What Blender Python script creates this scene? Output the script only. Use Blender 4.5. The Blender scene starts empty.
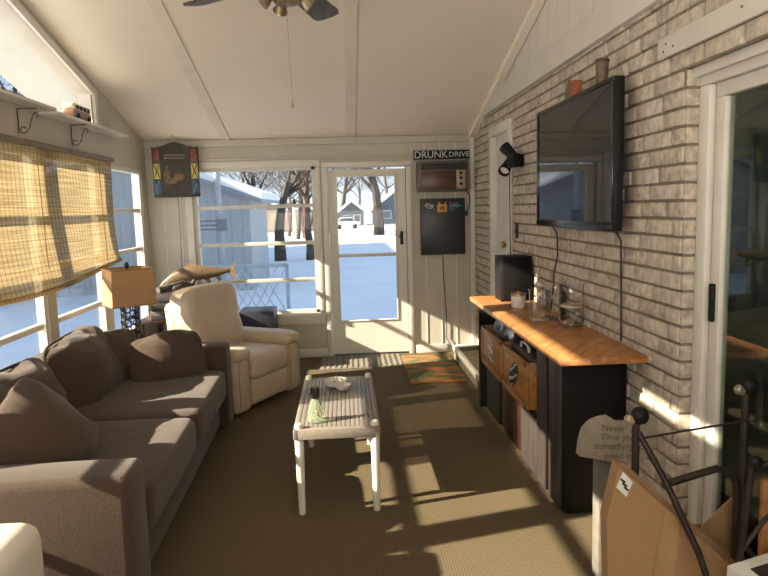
import bpy, bmesh, math, random
from mathutils import Vector, Matrix, noise, Euler
random.seed(7)
S = bpy.context.scene
COL = S.collection
PI = math.pi
R = math.radians

# ------------------------------------------------------------------ helpers
class MB:
    """collects shapes in one bmesh, built as ONE mesh object"""
    def __init__(self): self.bm = bmesh.new()
    def _add(self, verts, faces, mi=0, smooth=False):
        vs = [self.bm.verts.new(v) for v in verts]
        for f in faces:
            try:
                fc = self.bm.faces.new([vs[i] for i in f]); fc.material_index = mi; fc.smooth = smooth
            except ValueError: pass
        return vs
    def box(self, lo, hi, bev=0.0, mi=0, M=None, seg=2):
        t = bmesh.new()
        c = [(a+b)/2 for a, b in zip(lo, hi)]; s = [abs(b-a) for a, b in zip(lo, hi)]
        bmesh.ops.create_cube(t, size=1.0, matrix=Matrix.Translation(c) @ Matrix.Diagonal((*s, 1)))
        if bev > 0:
            bmesh.ops.bevel(t, geom=t.edges[:], offset=min(bev, min(s)*.45), segments=seg, affect='EDGES', profile=.5)
        self._merge(t, mi, M, bev > 0.012)
        return self
    def _merge(self, t, mi, M=None, smooth=False):
        t.verts.index_update()
        vs = [self.bm.verts.new((M @ v.co) if M else v.co) for v in t.verts]
        for f in t.faces:
            fc = self.bm.faces.new([vs[v.index] for v in f.verts]); fc.material_index = mi; fc.smooth = smooth
        t.free()
    def cbox(self, c, s, rot=(0,0,0), bev=0.0, mi=0):
        M = Matrix.Translation(c) @ Euler(rot).to_matrix().to_4x4()
        h = [x/2 for x in s]
        return self.box([-x for x in h], h, bev, mi, M)
    def tube(self, pts, r, n=8, mi=0, closed=False):
        pts = [Vector(p) for p in pts]; m = len(pts)
        rad = r if isinstance(r, (list, tuple)) else [r]*m
        rings = []; ref = None
        for i, p in enumerate(pts):
            if closed: d = pts[(i+1) % m]-pts[i-1]
            else: d = pts[min(i+1, m-1)]-pts[max(i-1, 0)]
            if d.length < 1e-9: d = Vector((0,0,1))
            d.normalize()
            if ref is None: ref = d.orthogonal().normalized()
            ref = (ref - d*ref.dot(d))
            if ref.length < 1e-6: ref = d.orthogonal()
            ref.normalize(); b = d.cross(ref)
            rings.append([self.bm.verts.new(p + (ref*math.cos(2*PI*k/n)+b*math.sin(2*PI*k/n))*rad[i]) for k in range(n)])
        for i in range(m if closed else m-1):
            A, B = rings[i], rings[(i+1) % m]
            for k in range(n):
                try:
                    f = self.bm.faces.new((A[k], A[(k+1)%n], B[(k+1)%n], B[k])); f.material_index = mi; f.smooth = True
                except ValueError: pass
        if not closed:
            for rg in (rings[0][::-1], rings[-1]):
                f = self.bm.faces.new(rg); f.material_index = mi
        return self
    def lathe(self, prof, o=(0,0,0), n=24, mi=0, M=None, cap=True):
        rings = []
        for r, z in prof:
            ring = []
            for k in range(n):
                a = 2*PI*k/n; v = Vector((r*math.cos(a), r*math.sin(a), z))
                v = (M @ v) if M else v + Vector(o)
                ring.append(self.bm.verts.new(v))
            rings.append(ring)
        for A, B in zip(rings, rings[1:]):
            for k in range(n):
                f = self.bm.faces.new((A[k], A[(k+1)%n], B[(k+1)%n], B[k])); f.material_index = mi; f.smooth = True
        if cap:
            for rg in (rings[0][::-1], rings[-1]):
                f = self.bm.faces.new(rg); f.material_index = mi
        return self
    def prism(self, poly, a, b, axis='x', mi=0):
        """poly: 2D outline; axis x -> (y,z), y -> (x,z), z -> (x,y)"""
        def P(p, d):
            return {'x': (d, p[0], p[1]), 'y': (p[0], d, p[1]), 'z': (p[0], p[1], d)}[axis]
        n = len(poly)
        vs = [P(p, a) for p in poly]+[P(p, b) for p in poly]
        self._add(vs, [tuple(range(n))[::-1], tuple(range(n, 2*n))]+[(i, (i+1)%n, n+(i+1)%n, n+i) for i in range(n)], mi)
        return self
    def pillow(self, c, h, rot=(0,0,0), e=.45, e2=None, wr=.0, seed=0, nu=40, nv=24, freq=6., mi=0, pinch=0.):
        """superellipsoid cushion, half sizes h, wrinkled by noise; pinch thins the edges"""
        e2 = e2 or e
        M = Matrix.Translation(c) @ Euler(rot).to_matrix().to_4x4()
        sg = lambda v, p: math.copysign(abs(v)**p, v)
        grid = []
        for j in range(nv+1):
            ph = -PI/2+PI*j/nv; row = []
            for i in range(nu):
                th = 2*PI*i/nu
                p = Vector((sg(math.cos(ph), e)*sg(math.cos(th), e2)*h[0], sg(math.cos(ph), e)*sg(math.sin(th), e2)*h[1], sg(math.sin(ph), e)*h[2]))
                if pinch:
                    q = max(abs(p.y)/h[1], abs(p.z)/h[2]); p.x *= 1-pinch*q**2.5
                if wr:
                    d = Vector((p.x/h[0]**2, p.y/h[1]**2, p.z/h[2]**2)).normalized()
                    q = p*freq+Vector((seed*3.1, seed*1.7, seed))
                    w = noise.noise(q)*.6+ (1-abs(noise.noise(q*1.9)))*.5-.35
                    p += d*w*wr
                row.append(self.bm.verts.new(M @ p))
                if j in (0, nv): break
            grid.append(row)
        for j in range(nv):
            A, B = grid[j], grid[j+1]
            for i in range(nu):
                a = A[i % len(A)]; b = A[(i+1) % len(A)]; c2 = B[(i+1) % len(B)]; d = B[i % len(B)]
                vs = []
                for v in (a, b, c2, d):
                    if v not in vs: vs.append(v)
                if len(vs) > 2:
                    f = self.bm.faces.new(vs); f.smooth = True; f.material_index = mi
        return self
    def build(self, name, mats, parent=None, local=False, bev=0):
        me = bpy.data.meshes.new(name)
        bmesh.ops.recalc_face_normals(self.bm, faces=self.bm.faces[:])
        self.bm.to_mesh(me); self.bm.free()
        for m in (mats if isinstance(mats, (list, tuple)) else [mats]): me.materials.append(m)
        o = bpy.data.objects.new(name, me); COL.objects.link(o)
        me.set_sharp_from_angle(angle=R(42))
        place(o, parent, local)
        return o

def wm(o):
    m = Matrix.Translation(o.location) @ o.rotation_euler.to_matrix().to_4x4() @ Matrix.Diagonal((*o.scale, 1))
    return wm(o.parent) @ m if o.parent else m
def place(o, parent, local):
    """parent a mesh drawn in world (or, local=True, in the parent's) coordinates; top-level meshes get an origin at their base"""
    if parent:
        if not local: o.data.transform(wm(parent).inverted())
        o.parent = parent
    else:
        vs = [v.co for v in o.data.vertices]
        c = Vector([(min(v[i] for v in vs)+max(v[i] for v in vs))/2 for i in range(2)]+[min(v[2] for v in vs)])
        o.data.transform(Matrix.Translation(-c)); o.location = c
def tag(o, label, cat, group=None, kind=None):
    o['label'] = label; o['category'] = cat
    if group: o['group'] = group
    if kind: o['kind'] = kind
    return o
def thing(name, label, cat, loc=(0,0,0), rz=0., group=None):
    o = bpy.data.objects.new(name, None); COL.objects.link(o); o.empty_display_size = .05
    o.location = loc; o.rotation_euler = (0,0,rz)
    return tag(o, label, cat, group)
def struct(o):
    o['kind'] = 'structure'; return o
def copy_tree(o, parent=None):
    c = o.copy(); COL.objects.link(c); c.parent = parent
    for ch in list(o.children): copy_tree(ch, c)
    return c
def text(body, size, M, mat, parent, name='lettering', ext=.001, sx=1., align='CENTER'):
    cu = bpy.data.curves.new(name, 'FONT'); cu.body = body; cu.size = size; cu.extrude = ext
    cu.align_x = align; cu.align_y = 'CENTER'
    t = bpy.data.objects.new(name, cu); COL.objects.link(t)
    bpy.context.view_layer.update()
    me = bpy.data.meshes.new_from_object(t.evaluated_get(bpy.context.evaluated_depsgraph_get()))
    bpy.data.objects.remove(t)
    me.transform(M @ Matrix.Diagonal((sx, 1, 1, 1))); me.materials.clear(); me.materials.append(mat)
    o = bpy.data.objects.new(name, me); COL.objects.link(o); place(o, parent, False)
    return o

# ------------------------------------------------------------------ materials
def lin(c): return tuple(((x/255)/12.92 if x/255 <= .04045 else (((x/255)+.055)/1.055)**2.4) for x in c)
def newmat(name):
    m = bpy.data.materials.new(name); m.use_nodes = True
    return m, m.node_tree.nodes, m.node_tree.links, m.node_tree.nodes['Principled BSDF']
def tex_coord(N, L, scale=(1,1,1)):
    tc = N.new('ShaderNodeTexCoord'); mp = N.new('ShaderNodeMapping'); mp.inputs['Scale'].default_value = scale
    L.new(tc.outputs['Object'], mp.inputs['Vector']); return mp.outputs['Vector']
def mat(name, col, rough=.6, var=.12, scale=8., bump=0., bscale=60., metal=0., spec=None, stretch=(1,1,1), col2=None, detail=3., sheen=0.):
    """colour mottled by noise (towards col2, or a darker tone), with an optional fine bump"""
    m, N, L, B = newmat(name)
    col = tuple(col); c2 = tuple(col2) if col2 else tuple(x*(1-2*var) for x in col)
    v = tex_coord(N, L, stretch)
    n = N.new('ShaderNodeTexNoise'); n.inputs['Scale'].default_value = scale; n.inputs['Detail'].default_value = detail
    L.new(v, n.inputs['Vector'])
    r = N.new('ShaderNodeValToRGB'); r.color_ramp.elements[0].position = .3; r.color_ramp.elements[1].position = .7
    r.color_ramp.elements[0].color = (*c2, 1); r.color_ramp.elements[1].color = (*col, 1)
    L.new(n.outputs['Fac'], r.inputs['Fac']); L.new(r.outputs['Color'], B.inputs['Base Color'])
    B.inputs['Roughness'].default_value = rough; B.inputs['Metallic'].default_value = metal
    if spec is not None: B.inputs['Specular IOR Level'].default_value = spec
    if sheen: B.inputs['Sheen Weight'].default_value = sheen
    if bump:
        n2 = N.new('ShaderNodeTexNoise'); n2.inputs['Scale'].default_value = bscale; n2.inputs['Detail'].default_value = 2
        L.new(v, n2.inputs['Vector'])
        b = N.new('ShaderNodeBump'); b.inputs['Strength'].default_value = bump; b.inputs['Distance'].default_value = .004
        L.new(n2.outputs['Fac'], b.inputs['Height']); L.new(b.outputs['Normal'], B.inputs['Normal'])
    return m
def glass(name, tint=(1,1,1), rough=.0, refl=1.0):
    """thin clear pane: fresnel reflection over straight transparency"""
    m, N, L, B = newmat(name); N.remove(B)
    t = N.new('ShaderNodeBsdfTransparent'); t.inputs['Color'].default_value = (*tint, 1)
    g = N.new('ShaderNodeBsdfGlossy'); g.inputs['Roughness'].default_value = rough
    f = N.new('ShaderNodeFresnel'); f.inputs['IOR'].default_value = 1.35
    k = N.new('ShaderNodeMath'); k.operation = 'MULTIPLY'; k.inputs[1].default_value = refl
    ge = N.new('ShaderNodeNewGeometry'); fr = N.new('ShaderNodeMath'); fr.operation = 'SUBTRACT'; fr.inputs[0].default_value = 1.; L.new(ge.outputs['Backfacing'], fr.inputs[1])
    k2 = N.new('ShaderNodeMath'); k2.operation = 'MULTIPLY'; L.new(f.outputs[0], k2.inputs[0]); L.new(fr.outputs[0], k2.inputs[1]); L.new(k2.outputs[0], k.inputs[0])
    x = N.new('ShaderNodeMixShader'); L.new(k.outputs[0], x.inputs['Fac']); L.new(t.outputs[0], x.inputs[1]); L.new(g.outputs[0], x.inputs[2])
    L.new(x.outputs[0], N['Material Output'].inputs['Surface']); return m
def wood(name, c1, c2, rough=.45, scale=3., stretch=(14,1,14), bump=.1, turn=0.):
    m, N, L, B = newmat(name); v = tex_coord(N, L, stretch)
    if turn:
        m2 = N.new('ShaderNodeMapping'); m2.vector_type = 'POINT'; m2.inputs['Rotation'].default_value = (0,0,turn)
        mp_ = v.node; tc_ = mp_.inputs['Vector'].links[0].from_socket; L.new(tc_, m2.inputs['Vector']); L.new(m2.outputs[0], mp_.inputs['Vector'])
    n = N.new('ShaderNodeTexNoise'); n.inputs['Scale'].default_value = scale; n.inputs['Detail'].default_value = 5; n.inputs['Distortion'].default_value = .6
    L.new(v, n.inputs['Vector'])
    r = N.new('ShaderNodeValToRGB'); r.color_ramp.elements[0].position = .35; r.color_ramp.elements[1].position = .65
    r.color_ramp.elements[0].color = (*c1, 1); r.color_ramp.elements[1].color = (*c2, 1)
    L.new(n.outputs['Fac'], r.inputs['Fac']); L.new(r.outputs['Color'], B.inputs['Base Color']); B.inputs['Roughness'].default_value = rough
    b = N.new('ShaderNodeBump'); b.inputs['Strength'].default_value = bump; b.inputs['Distance'].default_value = .003
    L.new(n.outputs['Fac'], b.inputs['Height']); L.new(b.outputs['Normal'], B.inputs['Normal'])
    return m
def weave(name, c1, c2, period, rough=.95, bump=.6, mottled=.25, spec=.1):
    """two crossed waves -> woven cloth / carpet ribs"""
    m, N, L, B = newmat(name); v = tex_coord(N, L)
    def wv(axis):
        w = N.new('ShaderNodeTexWave'); w.bands_direction = axis; w.inputs['Scale'].default_value = .314/period
        w.inputs['Distortion'].default_value = 1.5; w.inputs['Detail'].default_value = 2; w.inputs['Detail Scale'].default_value = 3
        L.new(v, w.inputs['Vector']); return w.outputs['Fac']
    a = N.new('ShaderNodeMath'); a.operation = 'MULTIPLY'; L.new(wv('X'), a.inputs[0]); L.new(wv('Y'), a.inputs[1])
    n = N.new('ShaderNodeTexNoise'); n.inputs['Scale'].default_value = 2.2; n.inputs['Detail'].default_value = 6; L.new(v, n.inputs['Vector'])
    s = N.new('ShaderNodeMath'); s.operation = 'MULTIPLY_ADD'; s.inputs[1].default_value = mottled
    L.new(n.outputs['Fac'], s.inputs[0]); L.new(a.outputs[0], s.inputs[2])
    r = N.new('ShaderNodeValToRGB'); r.color_ramp.elements[0].position = .0; r.color_ramp.elements[1].position = .8
    r.color_ramp.elements[0].color = (*c1, 1); r.color_ramp.elements[1].color = (*c2, 1)
    L.new(s.outputs[0], r.inputs['Fac']); L.new(r.outputs['Color'], B.inputs['Base Color'])
    B.inputs['Roughness'].default_value = rough; B.inputs['Specular IOR Level'].default_value = spec
    b = N.new('ShaderNodeBump'); b.inputs['Strength'].default_value = bump; b.inputs['Distance'].default_value = .004
    L.new(a.outputs[0], b.inputs['Height']); L.new(b.outputs['Normal'], B.inputs['Normal'])
    return m

WALL = mat('painted_wall', (.50,.47,.405), .7, .05, 3, .05, 40)
CEIL = mat('ceiling_paint', (.80,.735,.625), .8, .03, 1.2, .05, 30)
TRIM = mat('white_trim', (.68,.65,.58), .5, .04, 5)
WTRIM = mat('window_trim', (.66,.63,.57), .5, .05, 6)
BRICK = mat('painted_brick', (.60,.53,.435), .9, .2, 24, 1., 60, detail=6)
BRICKD = mat('painted_brick_worn', (.56,.49,.40), .9, .24, 30, 1., 60, detail=6)
MORTAR = mat('mortar', (.24,.195,.145), .95, .15, 25, .5, 80)
CARPET = weave('sisal_carpet', (.088,.068,.040), (.152,.118,.070), .013, bump=.3)
SOFA = mat('sofa_fabric', (.078,.054,.038), .95, .16, 150, .35, 260, spec=.15, sheen=.15)
SOFAP = mat('sofa_piping', (.055,.038,.027), .9, .1)
CREAM = mat('cream_leather', (.54,.44,.325), .45, .08, 5, .25, 45)
CREAMD = mat('cream_leather_seam', (.42,.34,.25), .6, .08)
BLACK = mat('black_plastic', (.010,.009,.009), .5, .1, spec=.2)
BLACKW = mat('black_laminate', (.010,.008,.006), .7, .15, 9, spec=.2, stretch=(1,1,.2))
SCREEN = mat('tv_screen', (.006,.006,.007), .03, .0)
IRON = mat('dark_iron', (.035,.028,.024), .4, .25, 30, .2, 90, metal=.6)
RUST = mat('rusty_iron', (.055,.035,.027), .5, .35, 22, .3, 80, metal=.5, col2=(.03,.024,.022))
CHROME = mat('chrome', (.75,.74,.72), .2, .05, metal=1.)
BRASS = mat('brass', (.62,.42,.16), .3, .1, metal=1.)
BARTOP = wood('oak_countertop', (.30,.125,.042), (.50,.235,.088), .38, 3.0, (9,1.2,9), turn=R(38))
CRATE = wood('honey_wood', (.27,.115,.03), (.44,.205,.06), .45, 3, (10,1,10))
BROWNLAM = wood('grey_brown_laminate', (.030,.023,.020), (.045,.036,.032), .5, 4, (8,8,.8))
DKWOOD = wood('dark_red_wood', (.018,.007,.005), (.033,.012,.008), .35, 3, (8,8,1))
CARD = mat('cardboard', (.36,.215,.108), .85, .07, 4, .1, 50)
TAPE = mat('packing_tape', (.33,.19,.075), .25, .1, 9)
CARDIN = mat('cardboard_inside', (.33,.205,.11), .9, .08, 6)
PAPER = mat('white_paper', (.75,.74,.71), .7, .03)
INK = mat('black_ink', (.02,.02,.02), .7, .0)
GREYINK = mat('grey_ink', (.13,.12,.105), .8, .1)
PLASTIC = mat('white_plastic', (.74,.70,.62), .4, .05)
GREYP = mat('grey_resin', (.25,.215,.18), .55, .1, 60)
SNOW = mat('snow', (.80,.82,.85), .8, .06, .6, .5, 3, detail=6)
SIDING = mat('grey_siding', (.42,.44,.45), .7, .06, 2, stretch=(6,6,.4))
BARK = mat('bark', (.085,.068,.056), .9, .25, 9, .5, 30)
PANE = glass('window_glass', (.97,.98,.98), refl=.45)
DPANE = glass('sliding_door_glass', (.80,.86,.82), refl=2.2)
JAR = glass('jar_glass', (.995,.995,.99), .03, 2.4)
CABLE = mat('black_cable', (.02,.018,.016), .5, 0)
SHADE_M = None
def translucent(name, col, tr, fac, rough=.8, build=None, alpha=0.):
    m, N, L, B = newmat(name); N.remove(B)
    d = N.new('ShaderNodeBsdfDiffuse'); t = N.new('ShaderNodeBsdfTranslucent'); x = N.new('ShaderNodeMixShader')
    x.inputs['Fac'].default_value = fac; L.new(d.outputs[0], x.inputs[1]); L.new(t.outputs[0], x.inputs[2])
    d.inputs['Color'].default_value = (*col, 1); t.inputs['Color'].default_value = (*tr, 1)
    out = x.outputs[0]
    if build: out = build(N, L, d, t, out)
    L.new(out, N['Material Output'].inputs['Surface']); return m
LAMPSHADE = translucent('burlap_shade', (.50,.33,.19), (.62,.38,.19), .35)
def blind_build(N, L, d, t, out):
    # thin horizontal reeds, bound by upright threads; small gaps between the reeds let light straight through
    v = tex_coord(N, L)
    def wv(axis, period, dist):
        w = N.new('ShaderNodeTexWave'); w.bands_direction = axis; w.inputs['Scale'].default_value = .314/period; w.inputs['Distortion'].default_value = dist
        w.inputs['Detail'].default_value = 1; L.new(v, w.inputs['Vector']); return w.outputs['Fac']
    n = N.new('ShaderNodeTexNoise'); n.inputs['Scale'].default_value = 1.; n.inputs['Detail'].default_value = 3
    mp = N.new('ShaderNodeMapping'); mp.inputs['Scale'].default_value = (1, 2.2, 95); L.new(v, mp.inputs['Vector']); L.new(mp.outputs[0], n.inputs['Vector'])
    r = N.new('ShaderNodeValToRGB'); e = r.color_ramp.elements; e[0].position = .32; e[1].position = .68
    e[0].color = (.29,.215,.11,1); e[1].color = (.48,.375,.21,1); L.new(n.outputs['Fac'], r.inputs['Fac'])
    th = N.new('ShaderNodeValToRGB'); e = th.color_ramp.elements; e[0].position = .84; e[1].position = .97; e[0].color = (1,1,1,1); e[1].color = (.66,.62,.55,1)
    L.new(wv('Y', .052, .25), th.inputs['Fac'])
    sl = N.new('ShaderNodeValToRGB'); e = sl.color_ramp.elements; e[0].position = .86; e[1].position = .98; e[0].color = (1,1,1,1); e[1].color = (.78,.74,.68,1)
    L.new(wv('Z', .034, 1.2), sl.inputs['Fac'])
    c = r.outputs['Color']
    for o in (th.outputs['Color'], sl.outputs['Color']):
        mx = N.new('ShaderNodeMix'); mx.data_type = 'RGBA'; mx.blend_type = 'MULTIPLY'; mx.inputs[0].default_value = 1
        L.new(c, mx.inputs[6]); L.new(o, mx.inputs[7]); c = mx.outputs[2]
    L.new(c, d.inputs['Color']); L.new(c, t.inputs['Color'])
    g = N.new('ShaderNodeBsdfTransparent'); g.inputs['Color'].default_value = (1,.95,.8,1); x = N.new('ShaderNodeMixShader'); x.inputs['Fac'].default_value = .17
    L.new(out, x.inputs[1]); L.new(g.outputs[0], x.inputs[2]); return x.outputs[0]
BLIND = translucent('reed_blind', (.6,.42,.17), (.7,.5,.2), .36, build=blind_build)
BLINDROD = mat('blind_rod', (.21,.165,.12), .7, .15)

# ------------------------------------------------------------------ camera (eye height 1.55 m, phone lens)
cd = bpy.data.cameras.new('camera'); cam = bpy.data.objects.new('camera', cd); COL.objects.link(cam)
rt = Vector((0.99782812,-0.05993155,-0.02733574)); dn = Vector((-0.03435718,-0.11944958,-0.99224563)); fw = Vector((0.05620157,0.99102977,-0.12124923))
cam.matrix_world = Matrix.Translation((0,0,1.55)) @ Matrix((rt, -dn, -fw)).transposed().to_4x4()
cd.sensor_width = 36; cd.lens = 659.6/768*36; cd.clip_start = .05; cd.clip_end = 500
S.camera = cam

# ------------------------------------------------------------------ room shell
XL, XR, YB, YR = -1.98, 1.355, 6.87, -1.6
RIDGE = 2.4
def roof(y): return 2.27+.265*(YB-y) if y >= RIDGE else 2.27+.265*(YB-RIDGE)-.265*(RIDGE-y)
struct(MB().box((XL-.14,YR-.14,-.12),(XR+.6,YB+.14,0)).build('floor', CARPET))
cb = MB()
cb.prism([(7.35,roof(7.35)),(RIDGE,roof(RIDGE)),(YR-.3,roof(YR-.3)),(YR-.3,roof(YR-.3)+.14),(RIDGE,roof(RIDGE)+.14),(7.35,roof(7.35)+.14)], XL-.62, 5.2, 'x')
struct(cb.build('ceiling', CEIL))
cb = MB(); cb.prism([(7.35,roof(7.35)-.002),(RIDGE,roof(RIDGE)-.002),(RIDGE,roof(RIDGE)-.02),(7.35,roof(7.35)-.02)], XL-.62, XL-.145, 'x'); struct(cb.build('trim_9', mat('soffit_paint', (.46,.465,.44), .8, .05, 3)))
STRIP = mat('ceiling_strip', (.70,.645,.56), .7, .04, 5)
for i, x in enumerate((-1.165, .09)):
    t = MB(); t.prism([(YB-.01,roof(YB)+.003),(RIDGE,roof(RIDGE)+.003),(RIDGE,roof(RIDGE)-.008),(YB-.01,roof(YB)-.008)], x-.045, x+.045, 'x')
    struct(t.build('trim_%d' % (i+1), STRIP))
# cove trim where ceiling meets left wall and right wall
t = MB(); t.prism([(YB,roof(YB)+.002),(RIDGE,roof(RIDGE)+.002),(RIDGE,roof(RIDGE)-.045),(YB,roof(YB)-.045)], XR-.05, XR+.01, 'x'); struct(t.build('trim_3', CEIL))

# left wall: posts, sill, head, and the gable above with a sloping pane and a low slot added for sun on the bar top
posts = [1.28, 2.36, 3.44, 4.52, 5.60]
W = MB(); T = .12
W.box((XL-T,YR,0),(XL,YB,.45)); W.box((XL-T,YR,1.98),(XL,YB,2.25))
W.box((XL-.07,6.70,.45),(XL,YB,1.98)); W.box((XL-T,6.78,.45),(XL-.07,YB,1.98)); W.box((XL-T,YR,.45),(XL,.2,1.98))
for y in posts: W.box((XL-.07,y-.062,.45),(XL,y+.062,1.98))
e = .001
W.prism([(5.54,2.25),(YB,2.25),(YB,roof(YB)),(5.54,roof(5.54))], XL-T, XL)
W.prism([(3.75,roof(3.75)-.12),(5.54,roof(5.54)-.12),(5.54,roof(5.54)),(3.75,roof(3.75))], XL-T, XL)
W.prism([(3.5,2.25),(3.75,2.25),(3.75,roof(3.75)),(3.5,roof(3.5))], XL-T, XL)
W.prism([(1.5,2.25),(3.5,2.25),(3.5,2.38),(1.5,2.38)], XL-T, XL)
W.prism([(1.5,2.49),(3.5,2.49),(3.5,roof(3.5)),(RIDGE,roof(RIDGE)),(1.5,roof(1.5))], XL-T, XL)
W.prism([(YR,2.25),(1.5,2.25),(1.5,roof(1.5)),(YR,roof(YR))], XL-T, XL)
struct(W.build('wall_left', WALL))
def win_root(n, loc):
    o = bpy.data.objects.new('window_%d' % n, None); COL.objects.link(o); o.location = loc; o.empty_display_size = .05
    return struct(o)
def left_window(n, y0, y1):
    o = win_root(n, (XL-.06, (y0+y1)/2, .45))
    f = MB()
    for a, b in (((y0,.45),(y0+.035,1.98)),((y1-.035,.45),(y1,1.98)),((y0,.45),(y1,.49)),((y0,1.94),(y1,1.98))):
        f.box((XL-.065,a[0],a[1]),(XL-.012,b[0],b[1]))
    f.build('window_frame', WTRIM, o)
    r = MB()
    for z in (.83,1.21,1.585): r.box((XL-.075,y0+.03,z-.019),(XL-.03,y1-.03,z+.019), .004)
    r.build('window_rail', WTRIM, o)
    MB().box((XL-.054,y0+.03,.48),(XL-.05,y1-.03,1.95)).build('glass_pane', PANE, o)
    return o
edges = [.2]+[v for y in posts for v in (y-.062,y+.062)]+[6.70]
for k in range(0, len(edges), 2): left_window(k//2+2, edges[k], edges[k+1])
# sloping gable window with its casing
o = win_root(9, (XL-.06, 4.6, 2.25))
g = MB(); tk = .055
g.prism([(3.75,2.25),(5.60,2.25),(5.60,roof(5.60)-.06),(3.75,roof(3.75)-.06),(3.75,roof(3.75)-.12),(5.54,roof(5.54)-.12),(5.54,2.27),(3.75,2.27)], XL-.01, XL+.022)
g.prism([(3.75,2.252),(5.54,2.252),(5.54,roof(5.54)-.12),(5.515,roof(5.515)-.12),(5.515,2.275),(3.75,2.275)], XL-.1, XL-.001)
g.build('window_frame', WTRIM, o)
MB().prism([(3.75,2.26),(5.53,2.26),(5.53,roof(5.53)-.125),(3.75,roof(3.75)-.125)], XL-.064, XL-.06).build('glass_pane', PANE, o)
o = win_root(8, (XL-.06, 2.5, 2.38)); MB().box((XL-.064,1.5,2.38),(XL-.06,3.5,2.49)).build('glass_pane', PANE, o)  # unseen glazed slot, added so a strip of sun reaches the bar top

# back wall
W = MB()
wx0, wx1, wz0, wz1 = -1.535, -.285, .475, 1.985
dx0, dx1, dz1 = -.165, .645, 1.945
W.box((XL,YB,0),(wx0,YB+T,2.27)); W.box((wx0,YB,0),(wx1,YB+T,wz0)); W.box((wx0,YB,wz1),(wx1,YB+T,2.27))
W.box((wx1,YB,0),(dx0,YB+T,2.27)); W.box((dx0,YB,dz1+.022),(dx1,YB+T,2.27)); W.box((dx1,YB,0),(XR+.15,YB+T,2.27))
struct(W.build('wall_back', WALL))
o = win_root(1, ((wx0+wx1)/2, YB+.05, wz0))
f = MB()
for a, b in (((wx0,wz0),(wx0+.04,wz1)),((wx1-.04,wz0),(wx1,wz1)),((wx0,wz0),(wx1,wz0+.03)),((wx0,wz1-.03),(wx1,wz1))): f.box((a[0],YB+.02,a[1]),(b[0],YB+.1,b[1]))
f.build('window_frame', WTRIM, o)
r = MB()
for z in (.822,1.208,1.592): r.box((wx0+.03,YB+.035,z-.019),(wx1-.03,YB+.08,z+.019), .004)
r.build('window_rail', WTRIM, o)
MB().box((wx0+.03,YB+.056,wz0+.02),(wx1-.03,YB+.06,wz1-.02)).build('glass_pane', PANE, o)
s = MB(); s.box((wx0-.06,YB-.03,wz0-.045),(wx1+.06,YB+.02,wz0-.002),.006); s.box((wx0-.05,YB-.014,wz0-.12),(wx1+.05,YB,wz0-.045),.003)
s.build('window_sill', TRIM, o)
c = MB()
c.box((wx0-.07,YB-.018,wz0),(wx0,YB,wz1),.004); c.box((wx1,YB-.018,wz0),(wx1+.05,YB,wz1),.004); c.box((wx0-.07,YB-.022,wz1+.001),(wx1+.05,YB,wz1+.07),.004)
c.build('window_casing', WTRIM, o)
# head band, cornice, upright battens of the panelled back wall
t = MB(); t.box((XL,YB-.02,2.06),(.70,YB,2.085),.003); t.box((XL,YB-.03,2.20),(XR,YB,2.27),.006); struct(t.build('trim_4', WALL))
t = MB()
for x in (-1.82,-1.66,.84,1.0,1.16,1.325): t.box((x-.004,YB-.006,0),(x+.004,YB,2.2))
struct(t.build('trim_5', TRIM))
t = MB(); t.box((XR-.045,YB-.05,0),(XR,YB,2.27),.004); struct(t.build('trim_6', TRIM))
t = MB(); t.box((XL,YB-.015,0),(dx0-.06,YB,.09),.004); t.box((dx1+.06,YB-.015,0),(1.05,YB,.09),.004); struct(t.build('baseboard_back', TRIM))
# storm door
o = bpy.data.objects.new('door_1', None); COL.objects.link(o); o.location = (.24,YB+.04,0); struct(o)
c = MB(); c.box((dx0-.055,YB-.02,0),(dx0,YB+.03,dz1+.024),.004); c.box((dx1,YB-.02,0),(dx1+.055,YB+.03,dz1+.024),.004); c.box((dx0-.055,YB-.024,dz1+.026),(dx1+.055,YB-.001,2.02),.004)
c.build('door_casing', WTRIM, o)
gx0, gx1, gz0, gz1 = -.068, .528, .375, 1.872
d = MB(); y0, y1 = YB+.015, YB+.055
d.box((dx0+.004,y0,.02),(gx0,y1,dz1)); d.box((gx1,y0,.02),(dx1-.004,y1,dz1)); d.box((gx0,y0,.02),(gx1,y1,gz0)); d.box((gx0,y0,gz1),(gx1,y1,dz1))
d.box((gx0,y0+.005,1.043),(gx1,y1-.005,1.078),.003)
for a,b in (((gx0-.012,gz0-.012),(gx0,gz1+.012)),((gx1,gz0-.012),(gx1+.012,gz1+.012)),((gx0,gz0-.012),(gx1,gz0)),((gx0,gz1),(gx1,gz1+.012))): d.box((a[0],y0-.008,a[1]),(b[0],y0,b[1]),.002)
d.build('door_leaf', TRIM, o)
MB().box((gx0,y0+.018,gz0),(gx1,y0+.022,gz1)).build('glass_pane', PANE, o)
h = MB(); h.box((.575,y0-.012,1.16),(.605,y0,1.30),.004); h.tube([(.59,y0-.01,1.25),(.59,y0-.045,1.25),(.555,y0-.05,1.25)],.008); h.build('door_handle', IRON, o)

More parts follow.
